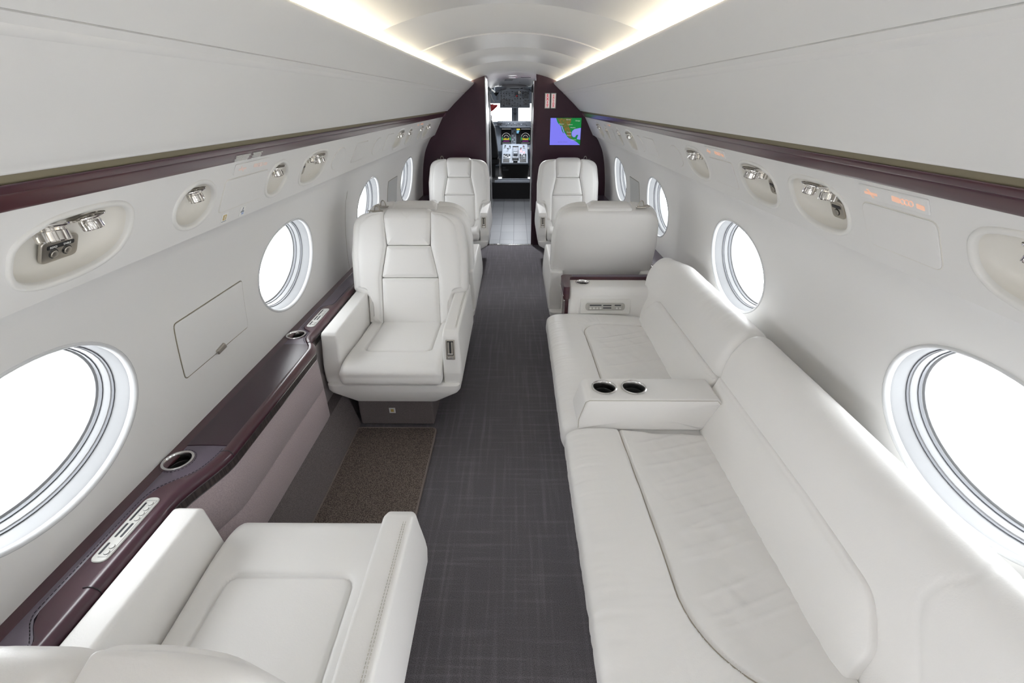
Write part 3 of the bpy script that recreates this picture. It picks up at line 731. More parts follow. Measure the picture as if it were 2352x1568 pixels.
# ------------------------------------------------------------------ entry vestibule and cockpit
mk('floor_entry', box(-.75, .75, Y1 + .005, 8.73, -.04, 0.0), M['tile'], smooth=0, kind='structure')
D.objects['floor_entry'].name = 'floor_2'
mk('trim_header', loft([[(x, Y1 - .001, ceil_z(x) + .02), (x, Y1 - .001, ceil_z(x) - .001), (x, Y1 + .03, 1.879 - .30 * x * x), (x, Y1 + .03, 1.95)] for x in [DL - .01 + .04 * i for i in range(15)]]), M['ceil'], smooth=0, kind='structure').name = 'trim_11'
ring = lambda y, dz: [(x, y, 1.880 + dz - .30 * x * x) for x in [-.60 + .075 * i for i in range(17)]]
mk('ceiling_2', flipf(loft([ring(Y1 + .010, 0), ring(7.2, -.012), ring(7.2, -.006), ring(7.215, -.006), ring(7.215, -.012), ring(8.8, -.035)], closed=False)), M['ceil'], smooth=30, kind='structure')
mk('wall_entry_left', join(box(-.44, -.405, Y1 + .05, 8.73, 0, 1.86)), M['black'], smooth=0, kind='structure').name = 'wall_5'
mk('wall_entry_right', join(box(.285, .32, Y1 + .05, 8.73, 0, 1.86)), M['bulk'], smooth=0, kind='structure').name = 'wall_6'
for x, y0, m_, z1 in ((-.392, 6.9, 'jamb', 1.74), (-.375, 7.9, 'jamb', 1.74), (.272, 7.7, 'jamb', 1.72)):
    mk('trim_8', box(x - .012, x + .006, y0, y0 + .05, 0.0, z1), M[m_], smooth=0, bev=.004, kind='structure')
mk('wall_step', box(-.44, .32, 8.70, 8.74, 0, .29), M['matt'], smooth=0, kind='structure').name = 'wall_7'
mk('floor_cockpit', box(-.95, .95, 8.74, 11.2, .22, .28), M['matt'], smooth=0, kind='structure').name = 'floor_3'
mk('trim_9', join(box(-.36, .285, 8.69, 8.80, .285, .315), box(-.30, .285, 8.80, 8.86, .285, .338), box(-.03, .01, 8.685, 8.70, .295, .305)), M['cockpit_l'], smooth=0, bev=.006, kind='structure')
mk('wall_8', box(-1.0, -.95, 8.74, 11.2, .2, 1.95), M['cockpit'], smooth=0, kind='structure')
mk('wall_9', box(.95, 1.0, 8.74, 11.2, .2, 1.95), M['cockpit'], smooth=0, kind='structure')
mk('wall_10', join(box(-.95, .95, 11.15, 11.2, .2, 1.20), box(-.95, .95, 11.15, 11.2, 1.56, 1.95)), M['cockpit'], smooth=0, kind='structure')
mk('wall_11', join(box(-.95, -.44, 8.73, 8.78, 0, 1.95), box(.32, .95, 8.73, 8.78, 0, 1.95)), M['black'], smooth=0, kind='structure')
mk('ceiling_3', box(-.95, .95, 8.78, 11.2, 1.875, 1.91), M['ceil'], smooth=0, kind='structure')
# ceiling grille, dome fixture and area light added to brighten the entry
dl = thing('added_dome_light', (-.02, 6.35, 1.862), 'small dome light added on the entry ceiling to brighten the space beyond the doorway', 'light')
mk('lens', lathe([(0, -.010), (.04, -.009), (.052, 0), (0, 0)], 24), M['lens'], dl)
mk('ring', lathe([(.052, 0), (.053, -.008), (.060, -.006), (.062, 0)], 28), M['ceil'], dl)
def lamp(x, y, z, sx, sy, p, col, rot=(0, 0, 0)):
    l = D.lights.new('lamp', 'AREA'); l.shape = 'RECTANGLE'; l.size = sx; l.size_y = sy; l.energy = p; l.color = col
    o = D.objects.new('lamp', l); C.objects.link(o); o.location = (x, y, z); o.rotation_euler = rot; return o
lo = lamp(-.02, 6.35, 1.835, .10, .10, 34, (.95, .97, 1)); lo.parent = None  # area light added under the dome to light the entry
for x, y, w_ in ((-.07, 7.0, .11), (.14, 6.3, .12), (-.08, 7.3, .11), (.12, 7.9, .10)):
    mk('ceiling_slot', box(x - w_ / 2, x + w_ / 2, y - .012, y + .012, 1.854, 1.859), M['track'], None, smooth=0, label='thin grey slot in the entry ceiling', cat='vent', group='ceiling slots')
cl = thing('ceiling_console', (0, 8.62, 1.832), 'dark oval console with vents on the ceiling in front of the cockpit', 'console')
mk('housing', xf(lathe([(0, -.045), (.12, -.040), (.20, -.01), (.21, .05), (0, .05)], 32), lambda v: Vector((v.x, v.y * .5, v.z))), M['ceil'], cl)
mk('vent', xf(lathe([(0, -.052), (.075, -.050), (.09, -.03), (0, -.03)], 24), lambda v: Vector((v.x, v.y * .5, v.z))), M['black'], cl)
mk('knob', xf(lathe([(0, -.05), (.02, -.05), (.025, -.02), (0, -.02)], 16), lambda v: v + Vector((.115, 0, 0))), M['black'], cl)
mk('trim_wedge', join(prism_y([(-.30, 1.73), (-.30, 1.755), (-.14, 1.80), (-.14, 1.775)], 8.6, 8.7), prism_y([(.16, 1.80), (.16, 1.775), (.30, 1.73), (.30, 1.755)], 8.6, 8.7)), M['cockpit'], smooth=0, kind='structure').name = 'trim_10'
# overhead panel, tilted
oh = thing('switch_console', (0.008, 9.25, 1.655), 'grey switch-covered overhead panel above the cockpit windows', 'control panel')
Rx = Matrix.Rotation(-.30, 3, 'X')
def OH(vf): return xf(vf, lambda v: Rx @ v)
mk('mount', box(-.24, .24, .03, .12, .10, .215), M['cockpit'], oh, smooth=0)
mk('panel_body', OH(box(-.272, .272, 0, .05, -.155, .155)), M['cockpit'], oh, smooth=0, bev=.006)
mk('vent_strip', OH(join(*[box(-.255 + .0195 * i, -.255 + .0195 * i + .011, -.006, 0, .122, .150) for i in range(27)])), M['black'], oh, smooth=0)
random.seed(3)
for (cx_, cz_, w2, h2) in ((-.185, .045, .07, .052), (-.06, .06, .042, .05), (.185, .05, .06, .055), (-.17, -.07, .085, .05), (-.02, -.03, .035, .045), (.10, -.06, .06, .05), (.20, -.075, .045, .045), (.03, .07, .03, .03)):
    mk('sub_panel', OH(box(cx_ - w2, cx_ + w2, -.004, 0, cz_ - h2, cz_ + h2)), random.choice([M['cockpit'], M['track']]), oh, smooth=0)
for r_ in range(9):
    for c_ in range(11):
        x = -.245 + .049 * c_ + random.uniform(-.006, .006); z = .100 - .0285 * r_ + random.uniform(-.003, .003)
        if random.random() < .14: continue
        m_ = random.choice([M['black'], M['black'], M['matt'], M['cockpit_l'], M['track'], M['steel']]); s_ = random.uniform(.004, .009)
        mk('switch', OH(box(x - s_ * random.uniform(.8, 1.8), x + s_, -.014, -.003, z - s_ * .7, z + s_ * .7)), m_, oh, smooth=0)
marks = []
for k_ in range(300):
    x = random.uniform(-.26, .26); z = random.uniform(-.145, .11); w2 = random.choice([.003, .005, .009, .014]); marks.append(box(x - w2, x + w2, -.0065, -.003, z - .0018, z + .0018))
mk('panel_markings', OH(join(*marks[:150])), M['track'], oh, smooth=0, kind='stuff')
mk('panel_markings', OH(join(*marks[150:])), M['cockpit_l'], oh, smooth=0, kind='stuff')
mk('placard', OH(box(.055, .105, -.009, -.002, .065, .112)), M['ctl'], oh, smooth=0)
mk('fire_handle', OH(box(.02, .045, -.02, -.002, .018, .036)), M['redlight'], oh, smooth=0)
# windshield centre post, glareshield, instrument panel
wp = thing('windshield_post', (0.009, 11.09, 1.36), 'grey centre post between the two bright cockpit windows', 'post')
mk('post', join(box(-.073, -.053, 0, .06, -.22, .24), box(.055, .075, 0, .06, -.22, .24)), M['cockpit'], wp, smooth=0, bev=.004)
mk('post_inner', box(-.053, .055, .02, .05, -.22, .24), M['cockpit_l'], wp, smooth=0)
mk('spine', box(-.007, .007, -.02, .02, -.22, .24), M['black'], wp, smooth=0)
mk('compass', join(path_tube([(-.035, -.02, .02), (-.012, -.02, .005), (0, -.02, .0), (.012, -.02, .005), (.035, -.02, .02)], .006, 6), path_tube([(-.030, -.02, -.02), (0, -.02, -.008), (.030, -.02, -.02)], .005, 6)), M['black'], wp)
ip = thing('instrument_panel', (0.0, 10.0, 1.0), 'grey cockpit instrument panel with lit displays below the glareshield', 'instrument panel')
mk('panel_face', box(-.92, .92, .02, .08, -.30, .18), M['cockpit'], ip, smooth=0)
mk('glareshield', join(box(-.34, .92, -.12, .06, .165, .255), box(-.30, .92, -.14, .0, .135, .17)), M['glare'], ip, smooth=0, bev=.01)
for k in range(16): mk('knob', xf(tube((0, 0, 0), (0, -.02, 0), .006, .005, 10), lambda v: v + Vector((-.25 + .032 * k, -.12, .205 + (.012 if k % 3 else -.012)))), M['black'] if k % 4 else M['cockpit_l'], ip)
mk('glareshield_window', box(-.325, -.24, -.125, -.119, .185, .225), M['black'], ip, smooth=0)
def display(cx_, tag):
    d = mk('display', box(cx_ - .10, cx_ + .10, 0, .02, -.155, .125), M['matt'], ip, smooth=0)
    def arc(r, a0, a1, cz=-.045): return path_tube([(cx_ + r * math.cos(a), -.002, cz + r * math.sin(a)) for a in [a0 + (a1 - a0) * i / 20 for i in range(21)]], .0025, 4)
    mk('compass_arc', arc(.085, .25, PI - .25), M['dwhite'], d); mk('range_arc', arc(.045, .1, PI - .1), M['dwhite'], d)
    mk('terrain_trace', join(*[box(cx_ - .06 + .011 * i, cx_ - .052 + .011 * i, -.003, 0, -.085, -.068 + .02 * random.random()) for i in range(11)]), M['yel'], d, smooth=0)
    mk('green_data', join(box(cx_ - .09, cx_ - .07, -.003, 0, -.09, -.04), box(cx_ + .07, cx_ + .09, -.003, 0, -.09, -.04)), M['grn'], d, smooth=0)
    mk('magenta_line', join(box(cx_ - .06, cx_ - .02, -.003, 0, -.115, -.107), box(cx_ - .02, cx_ + .06, -.003, 0, -.112, -.104)), M['mag'], d, smooth=0)
    mk('border', box(cx_ - .08, cx_ + .09, -.003, 0, -.147, -.143), M['dwhite'], d, smooth=0)
    mk('header_text', join(*[box(cx_ - .085 + .014 * i, cx_ - .076 + .014 * i, -.003, 0, .108, .116) for i in range(13)]), M['dwhite'], d, smooth=0)
display(-.165, 'l'); display(.22, 'r')
mk('standby_display', box(.035, .115, .0, .02, -.155, .125), M['matt'], ip, smooth=0)
mk('caution_text', box(.040, .110, -.003, .0, .095, .118), M['yel'], ip, smooth=0)
mk('status_text', join(box(.042, .095, -.003, 0, .062, .085), box(.042, .085, -.003, 0, .035, .055)), M['cyan'], ip, smooth=0)
for r_ in range(7):
    for c_ in range(2): mk('gauge', xf(lathe([(.013, 0), (.014, .004), (.010, .005), (0, .002)], 12), lambda v: Vector((-.035 + .034 * c_ + v.x, -v.z + .015, .105 - .038 * r_ + v.y))), M['cockpit_l'] if (r_ + c_) % 2 else M['track'], ip)
mk('lower_bar', box(-.06, .085, -.01, .02, -.215, -.185), M['ctl'], ip, smooth=0, bev=.004)
mk('lower_knobs', join(*[box(-.24 + .05 * i, -.21 + .05 * i, 0, .02, -.26 + .02 * (i % 2), -.235 + .02 * (i % 2)) for i in range(10)]), M['black'], ip, smooth=0)
mk('lower_placard', box(.235, .30, .0, .02, -.26, -.225), M['ctl'], ip, smooth=0)
# centre pedestal
ped = thing('centre_pedestal', (0.01, 9.2, .28), 'cockpit centre pedestal with silver levers and keypads above a black box', 'pedestal')
mk('rear_box', box(-.255, .255, 0, .30, 0, .255), M['matt'], ped, smooth=0, bev=.01)
mk('placard', join(box(-.235, -.175, -.004, 0, .19, .215), box(-.235, -.12, -.004, 0, .15, .175)), M['label'], ped, smooth=0)
TP = lambda u, v_, h: Vector((u, .0 + v_ * .94 - h * .34, .262 + v_ * .34 + h * .94))
slab = loft([[TP(-.25, 0, 0), TP(.25, 0, 0), TP(.25, .8, 0), TP(-.25, .8, 0)], [TP(-.25, 0, .03), TP(.25, 0, .03), TP(.25, .8, .03), TP(-.25, .8, .03)]])
mk('top_panel', slab, M['cockpit_l'], ped, smooth=0, bev=.006)
def tb(x0, x1, v0, v1, h0, h1): return xf(box(x0, x1, v0, v1, h0, h1), lambda v: TP(v.x, v.y, v.z))
for x in (-.165, .155): mk('keypad_screen', tb(x - .06, x + .06, .03, .15, .03, .036), M['black'], ped, smooth=0)
for sx_ in (-1, 1):
    for r_ in range(5):
        for c_ in range(4):
            x = sx_ * .155 + (c_ - 1.5) * .034; mk('key', tb(x - .012, x + .012, .18 + .036 * r_, .205 + .036 * r_, .03, .040), random.choice([M['chrome'], M['white'], M['silver'], M['black']]), ped, smooth=0)
mk('throttle_quadrant', join(tb(-.05, .07, .12, .62, .03, .075), tb(-.03, .05, .2, .3, .07, .12)), M['cockpit_l'], ped, smooth=0, bev=.01)
for x in (-.03, .0, .03, .055): mk('lever', join(tube(TP(x, .38, .07), TP(x, .33, .19), .006), xf(lathe([(0, -.014), (.016, -.008), (.016, .008), (0, .014)], 14), lambda v: v + TP(x, .33, .19))), M['chrome'], ped)
for x, v_ in ((-.14, .5), (-.10, .6), (.12, .52), (.17, .6), (-.19, .62)): mk('knob', tube(TP(x, v_, .03), TP(x, v_, .08), .02, .016, 14), M['chrome'], ped)
mk('grip', join(tb(-.03, .05, .02, .05, .03, .06), tb(-.03, .05, .09, .12, .03, .06)), M['label'], ped, smooth=0)
mk('red_light', join(tb(.10, .14, .45, .47, .03, .05), tb(.16, .19, .41, .43, .03, .05)), mat('red_lamp', (1, .3, .3), .4, emis=((1, .30, .35), 2.0)), ped, smooth=0)
for x in (-.285, .285):
    mk('side_rail', xf(box(x - .012, x + .012, .0, .04, 0, .36), lambda v: v), M['silver'], ped, smooth=0, bev=.004)
    mk('foot_light', box(x - .03, x + .03, -.02, .03, .005, .03), M['lamp'], ped, smooth=0, bev=.004)
lamp(0.0, 9.6, 1.45, .5, .3, 14, (.9, .95, 1.0))  # added fill light without a fixture, brightens the cockpit
# pilot seat and hanging headset
ps = thing('pilot_seat', (-.50, 9.35, .28), 'tall black pilot seat at the left of the cockpit', 'seat')
mk('backrest', pad(rpoly([(-.22, .35, .05), (.20, .35, .05), (.14, .88, .06), (.06, 1.06, .05), (-.16, 1.06, .06), (-.22, .8, .05)], .05, 4), 0, .14, .03, .01, lambda u, v_, h: Vector((u, h, v_))), M['blackfab'], ps, smooth=60)
mk('seat', box(-.22, .20, .1, .55, .22, .36), M['blackfab'], ps, smooth=0, bev=.04)
mk('base', box(-.14, .12, .1, .45, 0, .24), M['matt'], ps, smooth=0)
mk('headrest', pad(rpoly([(-.10, 1.0, .03), (.08, 1.0, .03), (.08, 1.10, .03), (-.10, 1.10, .03)], .05, 3), .02, .12, .02, .01, lambda u, v_, h: Vector((u, h, v_))), M['blackfab'], ps, smooth=60)
ps2 = thing('copilot_seat', (.51, 9.35, .28), 'black copilot seat edge at the right of the cockpit', 'seat')
mk('backrest', pad(rpoly([(-.20, .35, .05), (.22, .35, .05), (.22, .75, .06), (-.17, .80, .06)], .05, 4), 0, .12, .03, .01, lambda u, v_, h: Vector((u, h, v_))), M['blackfab'], ps2, smooth=60)
mk('seat', box(-.20, .22, .1, .55, .22, .36), M['blackfab'], ps2, smooth=0, bev=.04)
mk('base', box(-.14, .14, .1, .45, 0, .24), M['matt'], ps2, smooth=0)
hs = thing('hanging_cover', (-.355, 9.0, 1.52), 'bright red curved cover hanging at the upper left of the cockpit', 'cover')
mk('red_cover', pad(rpoly([(-.09, -.10, .02), (-.02, -.06, .03), (.055, .0, .03), (.06, .03, .02), (-.09, .03, .02)], .03, 4), 0, .06, .015, .01, lambda u, v_, h: Vector((u, -h, v_))), M['redlight'], hs, smooth=60)
mk('white_cable', path_tube([Vector(p) for p in ((-.035, 0, .36), (-.045, 0, .26), (-.055, 0, .19), (-.03, 0, .12), (.0, 0, .08), (.005, 0, .04), (-.04, -.01, .032), (-.09, -.01, .03))], .006, 8), M['white'], hs)
bx = thing('map_lamp', (-.33, 8.9, 1.745), 'white swivel arm lamp at the top left of the doorway view', 'lamp')
mk('arm', tube((-.06, 0, .03), (.02, 0, -.03), .013), M['white'], bx); mk('head', tube((.0, 0, -.04), (.05, -.02, -.0), .03, .02), M['black'], bx); mk('mount', box(-.02, .0, .0, .02, .0, .13), M['cockpit_l'], bx, smooth=0)
mk('bracket', box(.02, .06, 0, .04, -.12, -.05), M['cockpit_l'], bx, smooth=0, bev=.005)

# ------------------------------------------------------------------ cup holders and control plates
def cup(parent, x, y, z, r=.05, depth=.07):
    o = mk('cup_holder', xf(lathe([(r, .0005), (r, .004), (r - .003, .0055), (r - .007, .0045), (r - .009, .0), (r - .010, -.02), (r - .011, -depth), (0, -depth)], 40), lambda v: v + Vector((x, y, z))), M['silver'], parent, smooth=35)
    mk('liner', join(*[xf(box(-.003, .003, 0, r * .62, -depth + .001, -depth + .006), lambda v: Matrix.Rotation(a, 3, 'Z') @ v + Vector((x, y, z))) for a in (0.4, 2.5, 4.6)],
                     xf(lathe([(0, -depth + .012), (.008, -depth + .010), (r - .012, -depth + .002)], 24), lambda v: v + Vector((x, y, z)))), M['rubber'], o, smooth=0)
    mk('well', xf(lathe([(r - .0115, -.026), (r - .013, -.028), (r - .013, -depth + .002), (0, -depth + .001)], 40), lambda v: v + Vector((x, y, z))), M['rubber'], o, smooth=60)
    return o
def cut(o, vf):
    me = D.meshes.new('c'); me.from_pydata([tuple(v) for v in vf[0]], [], vf[1]); c = D.objects.new('c', me); C.objects.link(c)
    c.parent = o.parent; bpy.context.view_layer.update()
    m_ = o.modifiers.new('hole', 'BOOLEAN'); m_.object = c; m_.operation = 'DIFFERENCE'; m_.solver = 'EXACT'
    par = o.parent; loc = o.location.copy()
    dg = bpy.context.evaluated_depsgraph_get(); dg.update(); nm = D.meshes.new_from_object(o.evaluated_get(dg))
    o.modifiers.clear(); o.data = nm; nm.set_sharp_from_angle(angle=math.radians(40)); D.objects.remove(c)
def ctl_plate(parent, fn, L=.205, Wd=.042, small=False):
    """white rounded control plate: fn(u along, v across, h up) -> point"""
    o_ = rpoly([(-L/2, -Wd/2, Wd * .45), (L/2, -Wd/2, Wd * .45), (L/2, Wd/2, Wd * .45), (-L/2, Wd/2, Wd * .45)], .02, 6)
    def P(ol, h0, h1, r): 
        vf = pad(ol, h0, h1, r, 0, fn, arcn=2); return vf
    o = mk('control_panel', P(o_, 0, .006, .003), M['ctl'] if not small else M['nick'], parent, smooth=50)
    def rect(u0, u1, v0, v1, r): return rpoly([(u0, v0, r), (u1, v0, r), (u1, v1, r), (u0, v1, r)], .03, 3)
    s = L / .205; k = Wd / .042
    for (u0, u1, v0, v1, nm_) in ((.020, .082, .006, .012, 'label_strip'), (-.082, -.048, .006, .012, 'label_strip'), (-.032, .012, .005, .011, 'speaker_slot'), (-.032, .012, -.009, -.003, 'speaker_slot')):
        mk(nm_, P(rect(u0 * s, u1 * s, v0 * k, v1 * k, .0028 * k), .005, .0067, .0004), M['label'], o, smooth=0)
    for u in (.025, .042, .059, .077, -.060, -.077):
        n = 16; pts = [Vector((u * s + .0062 * s * math.cos(2 * PI * i / n), (-.007 * k + .0062 * k * math.sin(2 * PI * i / n)))) for i in range(n)]
        b = mk('button', P(pts, .005, .0085, .001), M['ctl'], o, smooth=50)
        mk('button_ring', path_tube([fn(p.x * 1, p.y, .0066) for p in pts], .0006, 4, True), M['track'], b, smooth=60)
    mk('groove', path_tube([fn(u, v_, .0062) for u, v_ in ((.083 * s, .012 * k), (.089 * s, .012 * k), (.089 * s, -.016 * k), (-.089 * s, -.016 * k), (-.089 * s, .006 * k))], .0005, 4), M['track'], o, smooth=60)
    return o

# ------------------------------------------------------------------ side ledges
def lerp(a, b, t): return a + (b - a) * t
def edgeL(y):
    if y < 1.5: return lerp(-.942, -.888, ss(y, .90, 1.13))
    return lerp(-.888, -.947, ss(y, 1.80, 1.93))
def ys_list(a, b, st=.03):
    n = max(1, int((b - a) / st)); return [a + (b - a) * i / n for i in range(n + 1)]
lg = thing('side_ledge', (0, 0, 0), 'long dark mahogany and plum leather ledge under the left windows', 'ledge')
ZT = .610
def ledge_run(name, prof, a, b, m, edge, par=lg, sgn=-1, smooth=50, inner=None, close=True):
    R = []
    for y in ys_list(a, b):
        e = edge(y); R.append([(sgn * (abs(e) + p[0]), y, p[1]) for p in (prof(y) if callable(prof) else prof)])
    return mk(name, loft(R, closed=close, cap=close), m, par, smooth=smooth)
YA, YB = -.6, Y1 - .002
def railprof(y):
    wi = .034 + .055 * (ss(y, .52, .60) - ss(y, .95, 1.05)) + .055 * (ss(y, 1.97, 2.03) - ss(y, 2.27, 2.33))
    return [(0.0, .588), (-.002, .598), (.002, .608), (.010, .6145), (.020, .616), (.030, .6135), (wi - .004, .612), (wi, .606), (wi, .585)]
ledge_run('wood_rail', railprof, YA, YB, M['mahog'], edgeL)
mk('wood_joint', join(*[path_tube([(-(abs(edgeL(y)) + a), y, z) for a, z in ((-.0015, .59), (-.0025, .600), (.001, .6095), (.010, .616), (.020, .6172), (.033, .614))], .0012, 5) for y in (.655, 1.118, 1.86)]), M['black'], lg)
wallx = 1.091
mk('wood_base', box(-wallx, -.96, YA, YB, .57, .600), M['mahog'], lg, smooth=0)
mk('wall_strip', box(-wallx, -1.052, YA, YB, .598, .608), M['mahog'], lg, smooth=0, bev=.003)
def top_sheet(name, a, b, m, zt, holes=()):
    R = []
    for y in ys_list(a, b, .02):
        e = abs(edgeL(y)) + railprof(y)[7][0] + .001
        R.append([(-1.055, y, .585), (-1.055, y, zt), (-(e + (1.055 - e) * .66), y, zt + .002), (-(e + (1.055 - e) * .33), y, zt + .002), (-e, y, zt), (-e, y, .585)])
    o = mk(name, loft(R), m, lg, smooth=40)
    for (x, y, r) in holes: cut(o, tube((x, y, .5), (x, y, .7), r, n=40))
    return o
mk('leather_hole', ([], []), M['black'], lg); D.objects.remove(D.objects['leather_hole'])
for o in (D.objects['wood_base'],):
    for y in (1.078, 1.945): cut(o, tube((-1.035, y, .5), (-1.035, y, .7), .0405, n=40))
top_sheet('leather_top', YA, 1.150, M['pleather'], .607, [(-1.035, 1.078, .0405)])
top_sheet('table_lid', 1.153, 1.851, M['plid'], .6085)
top_sheet('leather_top', 1.854, YB, M['pleather'], .607, [(-1.035, 1.945, .0405)])
cup(lg, -1.035, 1.078, .6085, .045, .06); cup(lg, -1.035, 1.945, .6085, .045, .06)
def stitch_line(pts, r, m, par, dash=.006, gap=.004):
    """row of thread stitches along a polyline"""
    P = resample([Vector(p) for p in pts], dash + gap, closed=False); vf = []
    for i in range(len(P) - 1):
        a, b = P[i], P[i].lerp(P[i + 1], dash / (dash + gap)); vf.append(tube(a, b, r, n=4))
    return mk('stitching', join(*vf), m, par, smooth=0)
dk = mat('dark_thread', (.012, .01, .016), .7)
stitch_line([(-(abs(edgeL(y)) + railprof(y)[7][0] + .007), y, .609) for y in ys_list(.05, 1.14, .02)], .0009, dk, lg)
stitch_line([(-(abs(edgeL(y)) + railprof(y)[7][0] + .007), y, .609) for y in ys_list(1.87, 2.6, .02)], .0009, dk, lg)
stitch_line([(-1.035 + .050 * math.cos(a), 1.078 + .050 * math.sin(a), .6095) for a in [2 * PI * i / 40 for i in range(41)]], .0008, dk, lg)
ctl_plate(lg, lambda u, v_, h: Vector((-.997 - v_, .822 + u, .611 + h)))
ctl_plate(lg, lambda u, v_, h: Vector((-.999 - v_, 2.135 + u, .611 + h)), .225)
# band, metal lines, fabric below
ledge_run('metal_line', [(.0005, .588), (.0005, .584), (.006, .584), (.006, .588)], YA, YB, M['silver'], edgeL)
ledge_run('woven_band', [(.003, .585), (.003, .556), (.02, .556), (.02, .585)], YA, YB, M['band'], edgeL)
ledge_run('metal_line', [(.002, .557), (.002, .5535), (.008, .5535), (.008, .557)], YA, YB, M['silver'], edgeL)
ledge_run('fabric_panel', [(.006, .555), (.005, .50), (.005, .392), (.0085, .388), (.005, .384), (.005, .23), (.009, .222), (.03, .222), (.03, .555)], YA, 1.875, M['fabric'], edgeL)
ledge_run('fabric_panel', [(.006, .555), (.005, .50), (.005, .392), (.0085, .388), (.005, .384), (.005, .20), (.009, .19), (.03, .19), (.03, .555)], 1.878, YB, M['gfabric'], edgeL)
ledge_run('carpet_riser', [(.004, .222), (-.012, .15), (-.040, .04), (-.048, .0), (.15, .0), (.15, .222)], YA, YB, M['riser'], lambda y: -.893 if 0 < y < 2.05 else edgeL(y))
# right ledge beyond the sofa
lr = thing('side_ledge', (0, 0, 0), 'dark wood ledge under the far right windows beyond the sofa', 'ledge')
er = lambda y: .945
ledge_run('wood_rail', [(0.0, .588), (-.002, .598), (.002, .608), (.010, .6145), (.020, .616), (.030, .6135), (.034, .606), (.034, .585)], 2.76, YB, M['mahog'], er, lr, 1)
mk('leather_top', box(.978, wallx, 2.76, YB, .57, .607), M['pleather'], lr, smooth=0, bev=.003)
ledge_run('woven_band', [(.003, .587), (.003, .556), (.02, .556), (.02, .587)], 2.76, YB, M['band'], er, lr, 1)
ledge_run('fabric_panel', [(.006, .556), (.005, .20), (.03, .20), (.03, .556)], 2.76, YB, M['gfabric'], er, lr, 1)
ledge_run('carpet_riser', [(.004, .21), (-.03, .0), (.14, .0), (.14, .21)], 2.76, YB, M['riser'], er, lr, 1)

# ------------------------------------------------------------------ floor mat
o_ = rpoly([(-.843, .90, .02), (-.412, .90, .02), (-.412, 1.995, .03), (-.843, 1.995, .01)], .05, 4)
fm = mk('floor_mat', pad(o_, .0005, .012, .004, 0, lambda u, v_, h: Vector((u, v_, h)), steps=(.25, .5, .75, .9, 1)), M['mat'], None, smooth=50, label='brown speckled loop mat on the floor between the two left seats', cat='mat')
mk('binding', path_tube([(p.x, p.y, .008) for p in o_], .006, 6, True), M['matedge'], fm)

